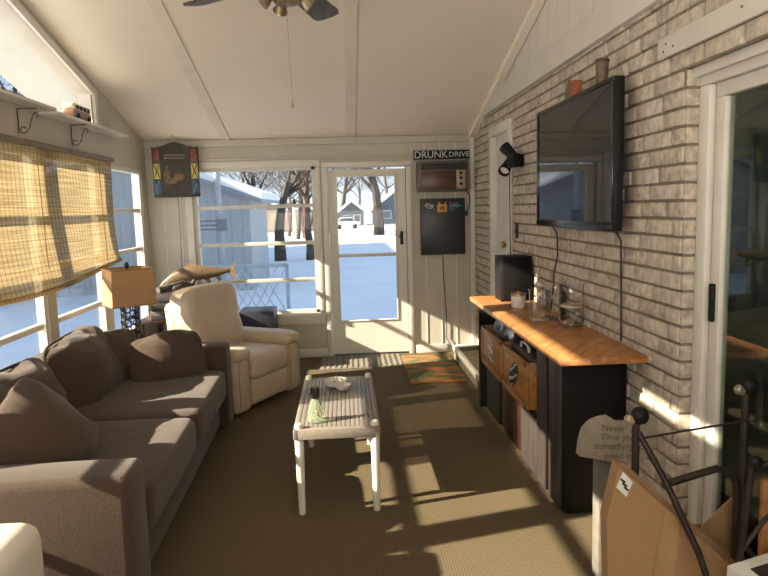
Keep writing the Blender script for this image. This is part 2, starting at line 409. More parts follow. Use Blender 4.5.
# brick wall on the right: every brick in relief, one mesh
def bricks(name, rects, x, thick=.09):
    """rects (y0,y1,z0,z1); bricks face -x, pushed out of a mortar bed"""
    b = MB(); ch, bl = .0735, .262
    for (y0, y1, z0, z1) in rects:
        b.box((x+.010,y0,z0),(x+thick,y1,z1), mi=1)
    k0 = 0
    for k in range(int(2.4/ch)+1):
        za, zb = k*ch+.0055, (k+1)*ch-.0055
        off = (k % 2)*bl/2+random.uniform(-.015,.015)
        y = -1.7-off
        while y < 6.9:
            L = bl+random.uniform(-.02,.02)
            a, c = y+.008, y+L-.008; y += L
            for (y0, y1, z0, z1) in rects:
                ya, yc = max(a, y0), min(c, y1); z_a, z_b = max(za, z0), min(zb, z1)
                if yc-ya < .02 or z_b-z_a < .012: continue
                j = random.uniform(-.004,.003)
                b.box((x+j,ya,z_a+random.uniform(0,.003)),(x+.03,yc,z_b), .004, 2 if random.random() < .3 else 0)
                break
    return struct(b.build(name, [BRICK, MORTAR, BRICKD]))
BZ = 2.375
bricks('wall_right', [(2.60,5.31,0,2.058),(6.05,YB,0,2.205),(YR,YB,2.2051,BZ),(YR,5.31,2.0581,2.205)], XR)
W = MB()
W.box((XR+.02,YR,BZ),(XR+.1,YB,2.54)); W.prism([(YB,2.27),(YB,roof(YB)),(RIDGE,roof(RIDGE)),(YR,roof(YR)),(YR,2.4)], XR+.03, XR+.1)
y = YR+.1
while y < 6.2:
    W.box((XR+.018,y,2.5),(XR+.03,y+.192,roof(y+.02 if y > RIDGE else y)-.005)); y += .205
W.box((XR+.07,YR,0),(XR+.16,.35,2.06))
struct(W.build('wall_right_gable', TRIM))
t = MB(); t.box((XR-.028,YR,BZ),(XR+.02,6.80,2.535),.005); struct(t.build('trim_7', TRIM))
t = MB(); t.box((XR-.02,-.6,2.128),(XR,2.795,2.213),.004)
for y in (2.74,2.72,2.66,2.2): t.cbox((XR-.021,y,2.165+random.uniform(-.02,.02)),(.003,.008,.008), mi=1)
struct(t.build('trim_8', [TRIM, GREYINK]))
# brick pier end (return into the sliding door) and the sliding glass door
t = MB(); ch = .0735
for k in range(28):
    t.box((XR+.006,2.588,k*ch+.006),(XR+.10,2.60,min((k+1)*ch-.006,2.055)),.003)
t.box((XR+.012,2.594,0),(XR+.1,2.60,2.055),mi=1); struct(t.build('wall_pier', [BRICKD, MORTAR]))
o = bpy.data.objects.new('door_3', None); COL.objects.link(o); o.location = (1.45,1.5,0); struct(o)
f = MB(); f.box((XR+.055,2.515,.036),(XR+.14,2.587,1.984),.004); f.box((XR+.054,.35,1.985),(XR+.14,2.587,2.058),.004); f.box((XR+.03,.35,2.02),(XR+.053,2.598,2.059),.004); f.box((XR+.055,.35,.036),(XR+.14,.43,1.984),.004); f.box((XR+.054,.35,0),(XR+.14,2.587,.035),.004)
f.build('door_frame', WTRIM, o)
l = MB(); l.box((XR+.075,2.44,.111),(XR+.115,2.50,1.929),.003); l.box((XR+.074,.431,1.93),(XR+.115,2.50,1.983),.003); l.box((XR+.074,.431,.037),(XR+.115,2.50,.11),.003); l.box((XR+.075,1.44,.111),(XR+.115,1.51,1.929),.003)
l.build('sliding_leaf', WTRIM, o)
MB().box((XR+.092,.43,.08),(XR+.098,2.45,1.95)).build('glass_pane', DPANE, o)
h = MB(); h.box((XR+.058,2.46,1.07),(XR+.075,2.485,1.22),.004); h.build('door_handle', BLACK, o)
# dim room beyond the sliding door
DIM = mat('dim_room_paint', (.42,.44,.37), .9, .1)
W = MB(); W.box((XR+.16,-1.6,-.1),(5.2,5.3,0)); W.box((5.1,-1.6,0),(5.2,5.3,2.45)); W.box((XR+.16,5.2,0),(5.2,5.3,2.45)); W.box((XR+.16,-1.7,0),(5.2,-1.6,2.45)); W.box((XR+.1,-1.6,2.4),(5.2,5.3,2.5)); W.box((XR+.1,2.7,0),(XR+.17,5.3,2.4)); W.box((XR+.14,5.3,0),(5.2,7,2.5))
struct(W.build('wall_inner', DIM))
# inner white door with its casing at the far end of the brick wall
o = bpy.data.objects.new('door_2', None); COL.objects.link(o); o.location = (XR,5.68,.13); struct(o)
c = MB(); c.box((XR-.022,5.31,0),(XR+.05,5.40,2.149),.005); c.box((XR-.022,5.96,0),(XR+.05,6.05,2.149),.005); c.box((XR-.026,5.31,2.15),(XR+.05,6.05,2.23),.005)
c.build('door_casing', TRIM, o)
d = MB(); d.box((XR+.03,5.40,.13),(XR+.07,5.96,2.15))
for z0, z1 in ((.3,.95),(1.05,2.0)): d.box((XR+.022,5.47,z0),(XR+.03,5.89,z1),.006)
d.build('door_leaf', WTRIM, o)
k = MB(); k.lathe([(.012,0),(.012,.03),(.028,.04),(.03,.055),(.02,.068)], M=Matrix.Translation((XR+.025,5.50,1.21)) @ Matrix.Rotation(-PI/2,4,'Y')); k.build('door_knob', BRASS, o)

# rear wall behind the viewer, with two wide windows
W = MB()
W.box((XL,YR-T,0),(XR+.16,YR,.5)); W.box((XL,YR-T,2.1),(XR+.16,YR,2.4)); W.box((XL,YR-T,.5),(-1.75,YR,2.1)); W.box((-.36,YR-T,.5),(-.24,YR,2.1)); W.box((1.15,YR-T,.5),(XR+.16,YR,2.1))
struct(W.build('wall_rear', WALL))
for n, (a, b) in enumerate(((-1.75,-.36),(-.24,1.15))):
    o = win_root(10+n, ((a+b)/2,YR-.06,.5)); MB().box((a,YR-.064,.5),(b,YR-.06,2.1)).build('glass_pane', PANE, o)

# ------------------------------------------------------------------ left wall furnishings
# bamboo blind
root = thing('bamboo_blind', 'golden woven bamboo blind hanging over the left windows above the sofa', 'blind', (-1.93,4.55,2.0))
y0, y1 = 3.25, 5.70
b = MB(); ny, nz = 60, 30; rows = []
def zbot(t): return 1.15-.06*math.sin(PI*(t**.8))-.03*(1-t)+.03*t
for j in range(nz+1):
    row = []
    for i in range(ny+1):
        t = i/ny; s = j/nz
        y = y0+(y1-y0)*t - (.10*s*s*(t**6))
        z = 1.995+(zbot(t)-1.995)*s
        x = -1.925+.012*math.sin(t*9+s*4)*s+.05*s**3
        row.append(b.bm.verts.new((x,y,z)))
    rows.append(row)
for j in range(nz):
    for i in range(ny):
        f = b.bm.faces.new((rows[j][i],rows[j][i+1],rows[j+1][i+1],rows[j+1][i])); f.smooth = True
bottom = [v.co.copy() for v in rows[-1]]
b.build('blind_panel', BLIND, root)
MB().box((-1.955,y0-.02,1.985),(-1.90,y1+.02,2.02),.006).build('head_rail', BLINDROD, root)
hm = MB(); hm.tube([p+Vector((.0,0,.0)) for p in bottom], .016, 8); hm.build('bottom_roll', BLIND, root)
for y in (4.30,5.35):
    cdm = MB(); cdm.tube([(-1.90,y,2.0),(-1.895,y,1.6),(-1.885,y,1.15)],.0025,5); cdm.build('lift_cord', BLINDROD, root)

# display shelf with scroll brackets
root = thing('wall_shelf', 'long white shelf on scrolled brackets under the sloping gable window', 'shelf', (-1.9,4.6,2.2))
s = MB(); s.box((XL,2.9,2.235),(-1.855,4.55,2.255),.003); s.box((XL,4.55,2.215),(-1.845,5.98,2.235),.003); s.build('shelf_board', TRIM, root)
def scroll(y):
    b = MB(); r = .004
    b.tube([(XL+.006,y,2.21),(XL+.006,y,2.06)], r, 6); b.tube([(XL+.006,y,2.21),(-1.86,y,2.21)], r, 6)
    pts = []
    for k in range(13):
        a = -PI*.5-PI*1.4*(k/12); pts.append((XL+.035+.022*math.cos(a)*(1-k/30), y, 2.085+.022*math.sin(a)*(1-k/30)))
    b.tube(pts[::-1]+[(XL+.05,y,2.068),(XL+.072,y,2.095),(XL+.085,y,2.14),(XL+.10,y,2.175),(XL+.115,y,2.185),(XL+.128,y,2.175),(XL+.126,y,2.16),(XL+.115,y,2.155)], r*.9, 6)
    return b
for y in (4.26,5.06): scroll(y).build('scroll_bracket', mat('old_brass_iron', (.13,.10,.07), .5, .2, metal=.4), root)
# toy van
root = thing('toy_van', 'small cream and brown toy camper van parked on the white shelf', 'toy', (-1.91,5.03,2.235))
VB = mat('toy_cream', (.72,.62,.47), .3, .05); VR = mat('toy_brown', (.27,.15,.10), .35, .1)
def van_loop(s, z): return None
b = MB(); b.box((-1.955,4.87,2.250),(-1.865,5.19,2.297),.014,seg=3); b.build('lower_body', VR, root)
b = MB(); b.box((-1.952,4.875,2.293),(-1.868,5.185,2.345),.02,seg=3); b.build('upper_body', VB, root)
for y in (4.93,5.13):
    for x in (-1.955,-1.865):
        w = MB(); w.lathe([(.019,-.007),(.021,-.003),(.021,.003),(.019,.007)], M=Matrix.Translation((x,y,2.256)) @ Matrix.Rotation(PI/2,4,'Y'), n=14); w.build('wheel', BLACK, root)
w = MB()
for k in range(4): w.box((-1.866,4.905+k*.068,2.303),(-1.8655,4.957+k*.068,2.33),.001)
w.build('side_window', BLACK, root)
# ceiling hook
h = MB(); h.lathe([(.018,0),(.018,.006)], (-1.66,6.72,roof(6.72)-.012), 12); h.tube([(-1.66,6.72,roof(6.72)-.008),(-1.66,6.72,2.27),(-1.645,6.72,2.255),(-1.63,6.72,2.265),(-1.63,6.72,2.28)],.004,6)
tag(h.build('ceiling_hook', TRIM), 'small white screw hook in the ceiling above the dark plaque', 'hook')

# hanging plaque in the corner
root = thing('wall_plaque', 'dark arched pub plaque with red, yellow and blue sides in the far left corner', 'plaque', (-1.66,6.79,1.72), R(4))
PD = mat('plaque_dark', (.035,.027,.018), .5, .3, 12); PRed = mat('plaque_red', (.17,.03,.035), .4, .2); PY = mat('plaque_yellow', (.55,.42,.10), .4, .1); PBl = mat('plaque_blue', (.03,.09,.17), .4, .25, 20)
def arch(w, z0, z1, rise, n=14):
    pts = [(-w,z0),(w,z0),(w,z1)]
    for k in range(n+1):
        t = k/n; x = w*(1-2*t); s = abs(x)/w
        zz = z1+rise*(.5+.5*math.cos(PI*min(1,s/.75))) - (.012*math.sin(PI*(s-.75)/.25) if s > .75 else 0)
        pts.append((x*.999, zz))
    pts.append((-w,z1)); return pts
b = MB(); b.prism(arch(.222,0,.485,.045), -.02, .02, 'y'); b.build('plaque_board', PD, root, local=True)
b = MB(); b.box((-.222,-.024,-.012),(.222,.022,.012),.006); b.build('plaque_ledge', PD, root, local=True)
for sx in (-1, 1):
    for nm, z0, z1, m in (('red_panel',.33,.475,PRed),('yellow_panel',.17,.32,PY),('blue_panel',.02,.16,PBl)):
        b = MB(); xs = sorted((sx*.150, sx*.214)); b.box((xs[0],-.025,z0),(xs[1],-.02,z1),.002); q = b.build(nm, m, root, local=True)
        if nm == 'yellow_panel':
            l = MB(); xa, xb = xs[0]+.006, xs[1]-.006
            l.tube([(xa,-.026,z0+.01),(xb,-.026,z1-.01)],.004,5); l.tube([(xa,-.026,z1-.01),(xb,-.026,z0+.01)],.004,5); l.build('lattice', BLACK, q, local=True)
        else:
            l = MB()
            for k in range(4): l.pillow((random.uniform(xs[0]+.015,xs[1]-.015),-.025,z0+.03+.03*k),(.016,.002,.012),e=1.,nu=10,nv=6)
            l.build('motif', mat(nm+'_motif', (.20,.09,.06) if nm[0]=='r' else (.09,.17,.22), .5), q, local=True)
b = MB()
b.lathe([(.03,0),(.034,.06),(.03,.11),(.012,.14),(.012,.19)], M=Matrix.Translation((-.085,-.021,.12)) @ Matrix.Diagonal((1,.12,1,1)), n=14)
b.pillow((.035,-.021,.19),(.055,.006,.04),e=.6,nu=16,nv=8); b.pillow((-.03,-.021,.15),(.05,.005,.03),e=.8,nu=16,nv=8)
b.build('painted_still_life', mat('plaque_ochre', (.17,.105,.04), .5, .3, 30), root, local=True)
b = MB()
for z in (.402,.374):
    x = -.105
    while x < .09:
        w = random.uniform(.012,.03); b.box((x,-.022,z-.006),(x+w,-.0195,z+.006),.001); x += w+.007
b.build('faint_lettering', mat('plaque_letters', (.30,.26,.18), .5), root, local=True)
b = MB(); b.tube([(.0,.0,.0),(.003,.0,-.35),(-.005,.01,-.75),(.03,.03,-1.2)],.003,5); b.build('hanging_cord', CABLE, root, local=True)

# ------------------------------------------------------------------ back wall furnishings
root = thing('bar_sign', 'long black tin sign reading DRUNK DRIVE above the wall air conditioner', 'sign', (1.03,YB-.015,2.025))
b = MB(); b.box((.728,YB-.022,2.018),(1.338,YB-.006,2.124),.002); b.build('sign_plate', BLACK, root)
WL = mat('sign_white', (.60,.60,.58), .5, .05)
Mf = lambda x, y, z: Matrix.Translation((x,y,z)) @ Matrix.Rotation(PI/2,4,'X')
text('DRUNK', .100, Mf(.908,YB-.023,2.071), WL, root, sx=1.0)
text('DRIVE', .072, Mf(1.20,YB-.023,2.071), WL, root, sx=1.12)
b = MB()
for z in (2.023,2.119): b.box((.731,YB-.0235,z-.0015),(1.335,YB-.022,z+.0015))
b.build('sign_border', WL, root)

root = thing('wall_air_conditioner', 'brown wood-grain air conditioner set in the wall beside the glass door', 'air conditioner', (1.01,6.8,1.69))
ACB = wood('ac_woodgrain', (.05,.022,.012), (.085,.04,.022), .35, 3, (1,1,16)); ACM = mat('ac_bronze', (.10,.085,.07), .4, .1)
b = MB(); b.box((.752,6.70,1.692),(1.268,YB,2.0),.012); b.build('case', ACM, root)
b = MB(); b.box((.785,6.693,1.715),(1.135,6.702,1.90),.003); b.build('front_grille', ACB, root)
b = MB()
for k in range(6): b.box((.785,6.692,1.915+k*.011),(1.245,6.70,1.921+k*.011))
b.build('louvre', BLACK, root)
b = MB(); b.box((1.145,6.692,1.72),(1.235,6.702,1.905),.003); b.build('control_panel', mat('ac_panel', (.36,.30,.20), .4, .08), root)
for z in (1.876,1.826,1.768):
    b = MB(); b.lathe([(.016,0),(.014,.014),(.005,.016)], M=Matrix.Translation((1.19,6.692,z)) @ Matrix.Rotation(PI/2,4,'X'), n=14); b.build('knob', BLACK, root)
b = MB(); b.tube([(1.255,6.80,1.70),(1.30,6.835,1.66),(1.31,6.85,1.58),(1.27,6.855,1.47)],.006,6); b.cbox((1.265,6.855,1.465),(.04,.03,.05),bev=.006); b.build('power_cord', CABLE, root)

root = thing('wall_board', 'black board with three stickers along its top hanging below the air conditioner', 'board', (1.015,6.83,1.046))
b = MB(); b.box((.785,6.815,1.046),(1.25,YB-.004,1.626),.006); b.build('board_panel', mat('board_black', (.030,.033,.034), .4, .3, 5), root)
b = MB(); b.lathe([(.046,0),(.046,.002)], M=Matrix.Translation((.877,6.815,1.552)) @ Matrix.Rotation(R(12),4,'Y') @ Matrix.Diagonal((1,1,.62,1)) @ Matrix.Rotation(PI/2,4,'X'), n=22); st = b.build('round_sticker', mat('sticker_grey', (.45,.46,.47), .5), root)
b = MB(); b.tube([(.845,6.811,1.54),(.87,6.811,1.565),(.90,6.811,1.57)],.006,5); b.tube([(.86,6.811,1.535),(.895,6.811,1.545)],.006,5); b.build('sticker_mark', INK, st)
b = MB(); b.box((.962,6.812,1.487),(1.062,6.815,1.566),.001); b.box((.975,6.8115,1.566),(.99,6.815,1.592)); b.box((1.04,6.8115,1.566),(1.052,6.815,1.59)); st = b.build('orange_sticker', mat('sticker_orange', (.62,.33,.07), .5, .1), root)
b = MB(); b.pillow((1.01,6.811,1.525),(.03,.002,.02),e=1.,nu=14,nv=6); b.build('sticker_mark', mat('sticker_dark_orange', (.25,.09,.02), .5), st)
b = MB(); b.box((1.085,6.8125,1.495),(1.235,6.815,1.59),.001); st = b.build('blue_sticker', mat('sticker_navy', (.012,.04,.065), .4), root)
b = MB(); b.pillow((1.155,6.812,1.548),(.07,.002,.012),e=1.,nu=18,nv=6); b.pillow((1.155,6.812,1.556),(.03,.002,.022),e=1.,nu=14,nv=6); b.build('sticker_mark', mat('sticker_teal', (.05,.20,.25), .4), st)
b = MB(); b.tube([(1.015,6.845,1.05),(1.02,6.85,.8),(1.045,6.855,.4),(1.04,6.855,.16),(1.09,6.84,.06)],.004,6); b.build('power_cord', CABLE, root)

# ------------------------------------------------------------------ ceiling fan
root = thing('ceiling_fan', 'dark bladed ceiling fan with brass fittings at the top of the room', 'fan', (-.21,2.9,2.40))
FB = wood('fan_blade_wood', (.045,.03,.022), (.085,.058,.042), .45, 4, (8,1,8)); FBR = mat('antique_brass', (.36,.29,.19), .35, .2, 20, metal=.8)
b = MB(); b.lathe([(.012,2.60),(.012,roof(2.9)+.02)], (-.21,2.9,0), 12); b.lathe([(.07,roof(2.9)+.02),(.065,roof(2.9)-.06),(.02,roof(2.9)-.10)][::-1], (-.21,2.9,0), 20); b.build('downrod', FBR, root)
b = MB(); b.lathe([(.03,2.64),(.11,2.62),(.125,2.57),(.12,2.53),(.085,2.50)][::-1], (-.21,2.9,0), 28); b.build('motor_housing', FBR, root)
b = MB(); b.lathe([(.03,2.405),(.05,2.41),(.06,2.43),(.058,2.46),(.085,2.475),(.085,2.505)], (-.21,2.9,0), 28)
for k in range(4):
    a = R(20+90*k); M = Matrix.Translation((-.21+.075*math.cos(a),2.9+.075*math.sin(a),2.428)) @ Matrix.Rotation(a,4,'Z') @ Matrix.Rotation(R(125),4,'Y')
    b.lathe([(.014,-.03),(.018,0),(.03,.028),(.034,.034)], M=M, n=16)
b.build('light_fitting', FBR, root)
for k in range(5):
    a = R(73+72*k); M = Matrix.Translation((-.21,2.9,2.505)) @ Matrix.Rotation(a,4,'Z') @ Matrix.Rotation(R(-13),4,'X')
    b = MB(); out = [(.20,-.045),(.30,-.058),(.52,-.066),(.555,-.058),(.57,-.03),(.57,.03),(.555,.058),(.52,.066),(.30,.058),(.20,.045)]
    b.prism(out, -.005, .005, 'z')
    for v in b.bm.verts: v.co = M @ v.co
    bl = b.build('blade', FB, root)
    b = MB(); b.prism([(.09,-.018),(.17,-.012),(.23,-.035),(.26,0),(.23,.035),(.17,.012),(.09,.018)], -.011, -.005, 'z')
    for v in b.bm.verts: v.co = M @ v.co
    b.build('blade_iron', FBR, bl)
b = MB(); b.tube([(-.21,2.9,2.41),(-.208,2.9,2.2),(-.204,2.9,2.0)],.002,5); b.lathe([(.003,0),(.006,.008),(.003,.02)], (-.204,2.9,1.985), 8); b.build('pull_chain', FBR, root)

root.location.z -= .004
# ------------------------------------------------------------------ sofa and pillows
root = thing('sofa', 'long taupe brown fabric sofa along the left windows', 'sofa', (-1.33,2.4,0)); SOFA_ROOT = root
b = MB(); b.box((-1.88,2.32,.05),(-.87,4.73,.29),.02); b.build('base', SOFA, root)
b = MB(); b.box((-1.92,2.30,.05),(-1.66,4.73,.71),.06,seg=3); b.build('back_frame', SOFA, root)
for y0, y1 in ((2.275,2.50),(4.53,4.755)):
    b = MB(); b.box((-1.90,y0,.03),(-.80,y1,.625),.035,seg=3); a = b.build('arm', SOFA, root)
    b = MB()
    for y in (y0+.02,y1-.02): b.tube([(-1.88,y,.615),(-.83,y,.615),(-.815,y,.60),(-.812,y,.06)],.007,6)
    b.build('piping', SOFAP, a)
for i, (y0, y1) in enumerate(((2.51,3.49),(3.50,4.53))):
    b = MB(); b.pillow((-1.235,(y0+y1)/2,.375),(.44,(y1-y0)/2,.105),e=.28,e2=.16,wr=.012,seed=i,nu=72,nv=28,freq=5); s = b.build('seat_cushion', SOFA, root)
    b = MB()
    for z in (.452,.305): b.tube([(-1.62,y0+.014,z),(-.86,y0+.014,z),(-.818,y0+.05,z),(-.812,(y0+y1)/2,z),(-.818,y1-.05,z),(-.86,y1-.014,z),(-1.62,y1-.014,z)],.007,6)
    b.build('piping', SOFAP, s)
def outline(c, h, rot, e):
    M = Matrix.Translation(c) @ Euler(rot).to_matrix().to_4x4(); pts = []
    for k in range(48):
        a = 2*PI*k/48; pts.append(M @ Vector((0, math.copysign(abs(math.cos(a))**e, math.cos(a))*h[1], math.copysign(abs(math.sin(a))**e, math.sin(a))*h[2])))
    return pts
for i, (y, z, ry, h) in enumerate(((3.16,.60,-.36,(.17,.47,.225)),(4.09,.60,-.36,(.175,.44,.24)))):
    b = MB(); rot = (0,ry,(-.05,.04)[i]); b.pillow((-1.60,y,z),h,rot,e=.42,e2=.85,wr=.05,seed=i+5,nu=80,nv=44,freq=4.6,pinch=.6); cu_ = b.build('back_cushion', SOFA, root)
    b = MB(); b.tube(outline((-1.60,y,z),(0,h[1]*1.0,h[2]*1.0),rot,.42),.008,6,closed=True); b.build('piping', SOFAP, cu_)
for i, (lab, c, h, rot) in enumerate((
    ('square taupe pillow standing on its corner against the near sofa arm', (-1.28,2.75,.635), (.11,.215,.215), (R(33),R(-30),R(-20))),
    ('square taupe pillow leaning on the far sofa arm in shade', (-1.20,4.37,.585), (.11,.24,.185), (R(6),R(-24),R(-66))),
    ('taupe pillow tucked behind another pillow in the far sofa corner', (-1.50,4.40,.60), (.09,.17,.20), (R(-6),R(-20),R(-25))))):
    b = MB(); b.pillow(c,h,rot,e=.38,e2=.95,wr=.028,seed=i+11,nu=56,nv=32,freq=6,pinch=.72)
    tag(b.build('throw_pillow', SOFA), lab, 'pillow', 'throw pillows on the sofa')

SOFA_ROOT.rotation_euler.z = R(1.4)
# ------------------------------------------------------------------ recliner (faces local +x)
root = thing('recliner', 'cream leather recliner armchair in the far left corner by the window', 'armchair', (-.99,5.43,0), R(-29))
def lbox(nm, lo, hi, bev, m, par=root, seg=3):
    b = MB(); b.box(lo,hi,bev,seg=seg); return b.build(nm, m, par, local=True)
lbox('base', (-.36,-.40,.03),(.37,.40,.26), .03, CREAM)
for sy in (-1, 1):
    b = MB(); y0, y1 = sorted((sy*.245, sy*.435)); b.box((-.33,y0,.02),(.41,y1,.50),.05,seg=4); b.pillow((.04,(y0+y1)/2,.47),(.385,.108,.065),e=.5,e2=.3,wr=.008,seed=sy+2,nu=48,nv=16)
    a = b.build('arm', CREAM, root, local=True)
    b = MB(); b.tube([(.413,y0+.03,.06),(.415,y0+.03,.40),(.413,(y0+y1)/2,.47),(.415,y1-.03,.40),(.413,y1-.03,.06)],.005,6); b.build('seam', CREAMD, a, local=True)
b = MB(); b.pillow((.11,0,.34),(.33,.25,.11),e=.4,e2=.25,wr=.012,seed=3,nu=56,nv=24); st = b.build('seat_cushion', CREAM, root, local=True)
b = MB(); b.tube([(.43,-.235,.30),(.44,0,.295),(.43,.235,.30)],.005,6); b.build('seam', CREAMD, st, local=True)
lbox('footrest', (.33,-.24,.05),(.415,.24,.27), .035, CREAM)
b = MB(); b.box((-.36,-.27,.24),(-.24,.27,.86),.05,M=Matrix.Rotation(R(-6),4,'Y'),seg=4); b.build('back_shell', CREAM, root, local=True)
b = MB(); b.pillow((-.155,0,.55),(.13,.285,.20),(0,R(-12),0),e=.5,e2=.4,wr=.02,seed=8,nu=56,nv=28); lb = b.build('lumbar_pad', CREAM, root, local=True)
b = MB(); b.pillow((-.215,0,.765),(.135,.30,.19),(0,R(-9),0),e=.4,e2=.35,wr=.018,seed=9,nu=56,nv=28); b.build('head_pad', CREAM, root, local=True)
b = MB(); b.tube([(-.10,-.285,.635),(-.075,-.15,.622),(-.065,0,.618),(-.075,.15,.622),(-.10,.285,.635)],.006,6); b.build('seam', CREAMD, lb, local=True)

# cream armchair whose arm only just enters the frame, lower left
WLEATH = mat('white_leather', (.66,.62,.55), .45, .06, 5, .2, 45)
root = thing('armchair', 'cream leather armchair arm at the bottom left corner, before the sofa', 'armchair', (-1.32,1.42,0))
for x0, x1 in ((-1.76,-1.56),(-1.09,-.885)):
    b = MB(); b.box((x0,.98,.03),(x1,1.86,.70),.055,seg=4); b.build('arm', WLEATH, root)
b = MB(); b.box((-1.57,1.0,.05),(-1.08,1.84,.28),.03,seg=3); b.build('base', WLEATH, root)
b = MB(); b.pillow((-1.325,1.42,.37),(.25,.40,.11),e=.4,e2=.25,wr=.01,seed=4); b.build('seat_cushion', WLEATH, root)
b = MB(); b.box((-1.75,.80,.05),(-.90,1.04,.62),.05,seg=4); b.build('back_frame', WLEATH, root)
b = MB(); b.pillow((-1.325,1.08,.62),(.26,.10,.2),(R(8),0,0),e=.5,wr=.01); b.build('back_cushion', WLEATH, root)

# ------------------------------------------------------------------ far left corner: lamp, tables, fish, boxes
root = thing('end_table', 'low dark wooden end table under the square shade lamp', 'table', (-1.62,4.98,0))
b = MB(); b.box((-1.85,4.80,.52),(-1.42,5.13,.55),.006); b.build('table_top', DKWOOD, root)
for x in (-1.82,-1.45):
    for y in (4.83,5.10):
        b = MB(); b.box((x-.018,y-.018,0),(x+.018,y+.018,.52),.003); b.build('leg', DKWOOD, root)
root = thing('table_lamp', 'table lamp with a square tan burlap shade and scrolled iron base', 'lamp', (-1.63,5.0,.55), R(32))
b = MB()
def shade_ring(h, z): return [(-h,-h,z),(h,-h,z),(h,h,z),(-h,h,z)]
h0, h1, z0, z1 = .158, .146, .335, .60
A, Bq = shade_ring(h0,z0), shade_ring(h1,z1); A2, B2 = shade_ring(h0-.004,z0), shade_ring(h1-.004,z1)
b._add(A+Bq+A2+B2, [(i,(i+1)%4,4+(i+1)%4,4+i) for i in range(4)]+[(8+i,12+i,12+(i+1)%4,8+(i+1)%4) for i in range(4)]+[(i,8+i,8+(i+1)%4,(i+1)%4) for i in range(4)]+[(4+i,4+(i+1)%4,12+(i+1)%4,12+i) for i in range(4)])
sh = b.build('lamp_shade', LAMPSHADE, root, local=True)
STM = mat('burlap_trim', (.33,.21,.12), .8)
for h, z in ((h0,z0),(h1,z1)):
    b = MB(); b.tube(shade_ring(h+.001,z),.005,6,closed=True); b.build('shade_trim', STM, sh, local=True)
b = MB(); b.tube([(0,0,.33),(0,0,.62)],.005,8); b.tube([(-h1,0,z1-.01),(h1,0,z1-.01)],.003,6); b.lathe([(.006,.60),(.016,.615),(.018,.63),(.008,.65)], n=14); b.build('finial', IRON, root, local=True)
b = MB(); b.box((-.08,-.08,0),(.08,.08,.018),.004)
for x in (-.050,.050):
    for y in (-.050,.050): b.tube([(x,y,.015),(x,y,.33)],.006,6)
for z in (.12,.23,.328):
    b.tube(shade_ring(.050,z),.005,6,closed=True)
b.build('lamp_base', IRON, root, local=True)
b = MB()
def ring(c, r, ax):
    pts = []
    for k in range(12):
        a = 2*PI*k/12; u, v = r*math.cos(a), r*math.sin(a); pts.append((c[0]+u, c[1], c[2]+v) if ax == 'y' else (c[0], c[1]+u, c[2]+v))
    return pts
for s in (-1, 1):
    for zc in (.068,.175,.28):
        for q in (-.032,.032):
            b.tube(ring((q,s*.050,zc+.022),.026,'y'),.004,5,closed=True); b.tube(ring((q,s*.050,zc-.026),.022,'y'),.004,5,closed=True)
            b.tube(ring((s*.050,q,zc+.022),.026,'x'),.004,5,closed=True); b.tube(ring((s*.050,q,zc-.026),.022,'x'),.004,5,closed=True)
b.build('scrollwork', IRON, root, local=True)

root = thing('corner_table', 'dark wooden corner table behind the cream recliner', 'table', (-1.66,6.3,0))
b = MB(); b.box((-1.92,6.05,.55),(-1.38,6.72,.58),.006); b.build('table_top', DKWOOD, root)
for x in (-1.89,-1.42):
    for y in (6.08,6.69):
        b = MB(); b.box((x-.02,y-.02,0),(x+.02,y+.02,.55),.003); b.build('leg', DKWOOD, root)
MAGS = [mat('magazine_%d' % k, c, .5, .2, 12) for k, c in enumerate(((.035,.035,.04),(.10,.09,.08),(.022,.022,.025),(.14,.125,.10),(.05,.045,.05)))]
z = .58
for k in range(5):
    h = .035+.012*(k % 3); b = MB(); b.cbox((-1.64+.012*(k%2),6.24-.01*k,z+h/2),(.36-.02*k,.30,h-.001),(0,0,R(random.uniform(-9,9))),.004)
    pos = ('bottom','second lowest','middle','second highest','top')[k]
    tag(b.build('storage_book', MAGS[k]), 'dark hardbound book, %s of the stack behind the recliner' % pos, 'book', 'book stack on the corner table'); z += h
root = thing('mounted_fish', 'mounted brown trout on driftwood standing before the far left window', 'trophy', (-1.55,6.45,z))
FISH, N, L, B = newmat('trout_skin')
v = tex_coord(N, L); sp = N.new('ShaderNodeTexSeparateXYZ') if False else N.new('ShaderNodeSeparateXYZ'); L.new(v, sp.inputs[0])
vo = N.new('ShaderNodeTexVoronoi'); vo.inputs['Scale'].default_value = 55; L.new(v, vo.inputs['Vector'])
rr = N.new('ShaderNodeValToRGB'); rr.color_ramp.elements[0].position = .22; rr.color_ramp.elements[1].position = .34; rr.color_ramp.elements[0].color = (.04,.025,.015,1); rr.color_ramp.elements[1].color = (.15,.10,.055,1)
L.new(vo.outputs['Distance'], rr.inputs['Fac']); L.new(rr.outputs['Color'], B.inputs['Base Color']); B.inputs['Roughness'].default_value = .28
spine = [(-1.845,.835),(-1.80,.862),(-1.72,.905),(-1.60,.945),(-1.48,.958),(-1.36,.958),(-1.26,.962),(-1.19,.972),(-1.16,.978)]
hh = [.012,.036,.062,.075,.075,.062,.042,.028,.030]; ww = [.010,.026,.04,.046,.044,.035,.022,.012,.008]
b = MB(); rings = []
for (x, zz), a, w in zip(spine, hh, ww):
    rings.append([b.bm.verts.new((x, 6.6+w*math.cos(2*PI*k/16), zz+a*math.sin(2*PI*k/16))) for k in range(16)])
for A_, B_ in zip(rings, rings[1:]):
    for k in range(16):
        f = b.bm.faces.new((A_[k],A_[(k+1)%16],B_[(k+1)%16],B_[k])); f.smooth = True
b.bm.faces.new(rings[0]); b.bm.faces.new(rings[-1])
body = b.build('fish_body', FISH, root)
FIN = mat('fish_fin', (.30,.20,.11), .5, .2, 30)
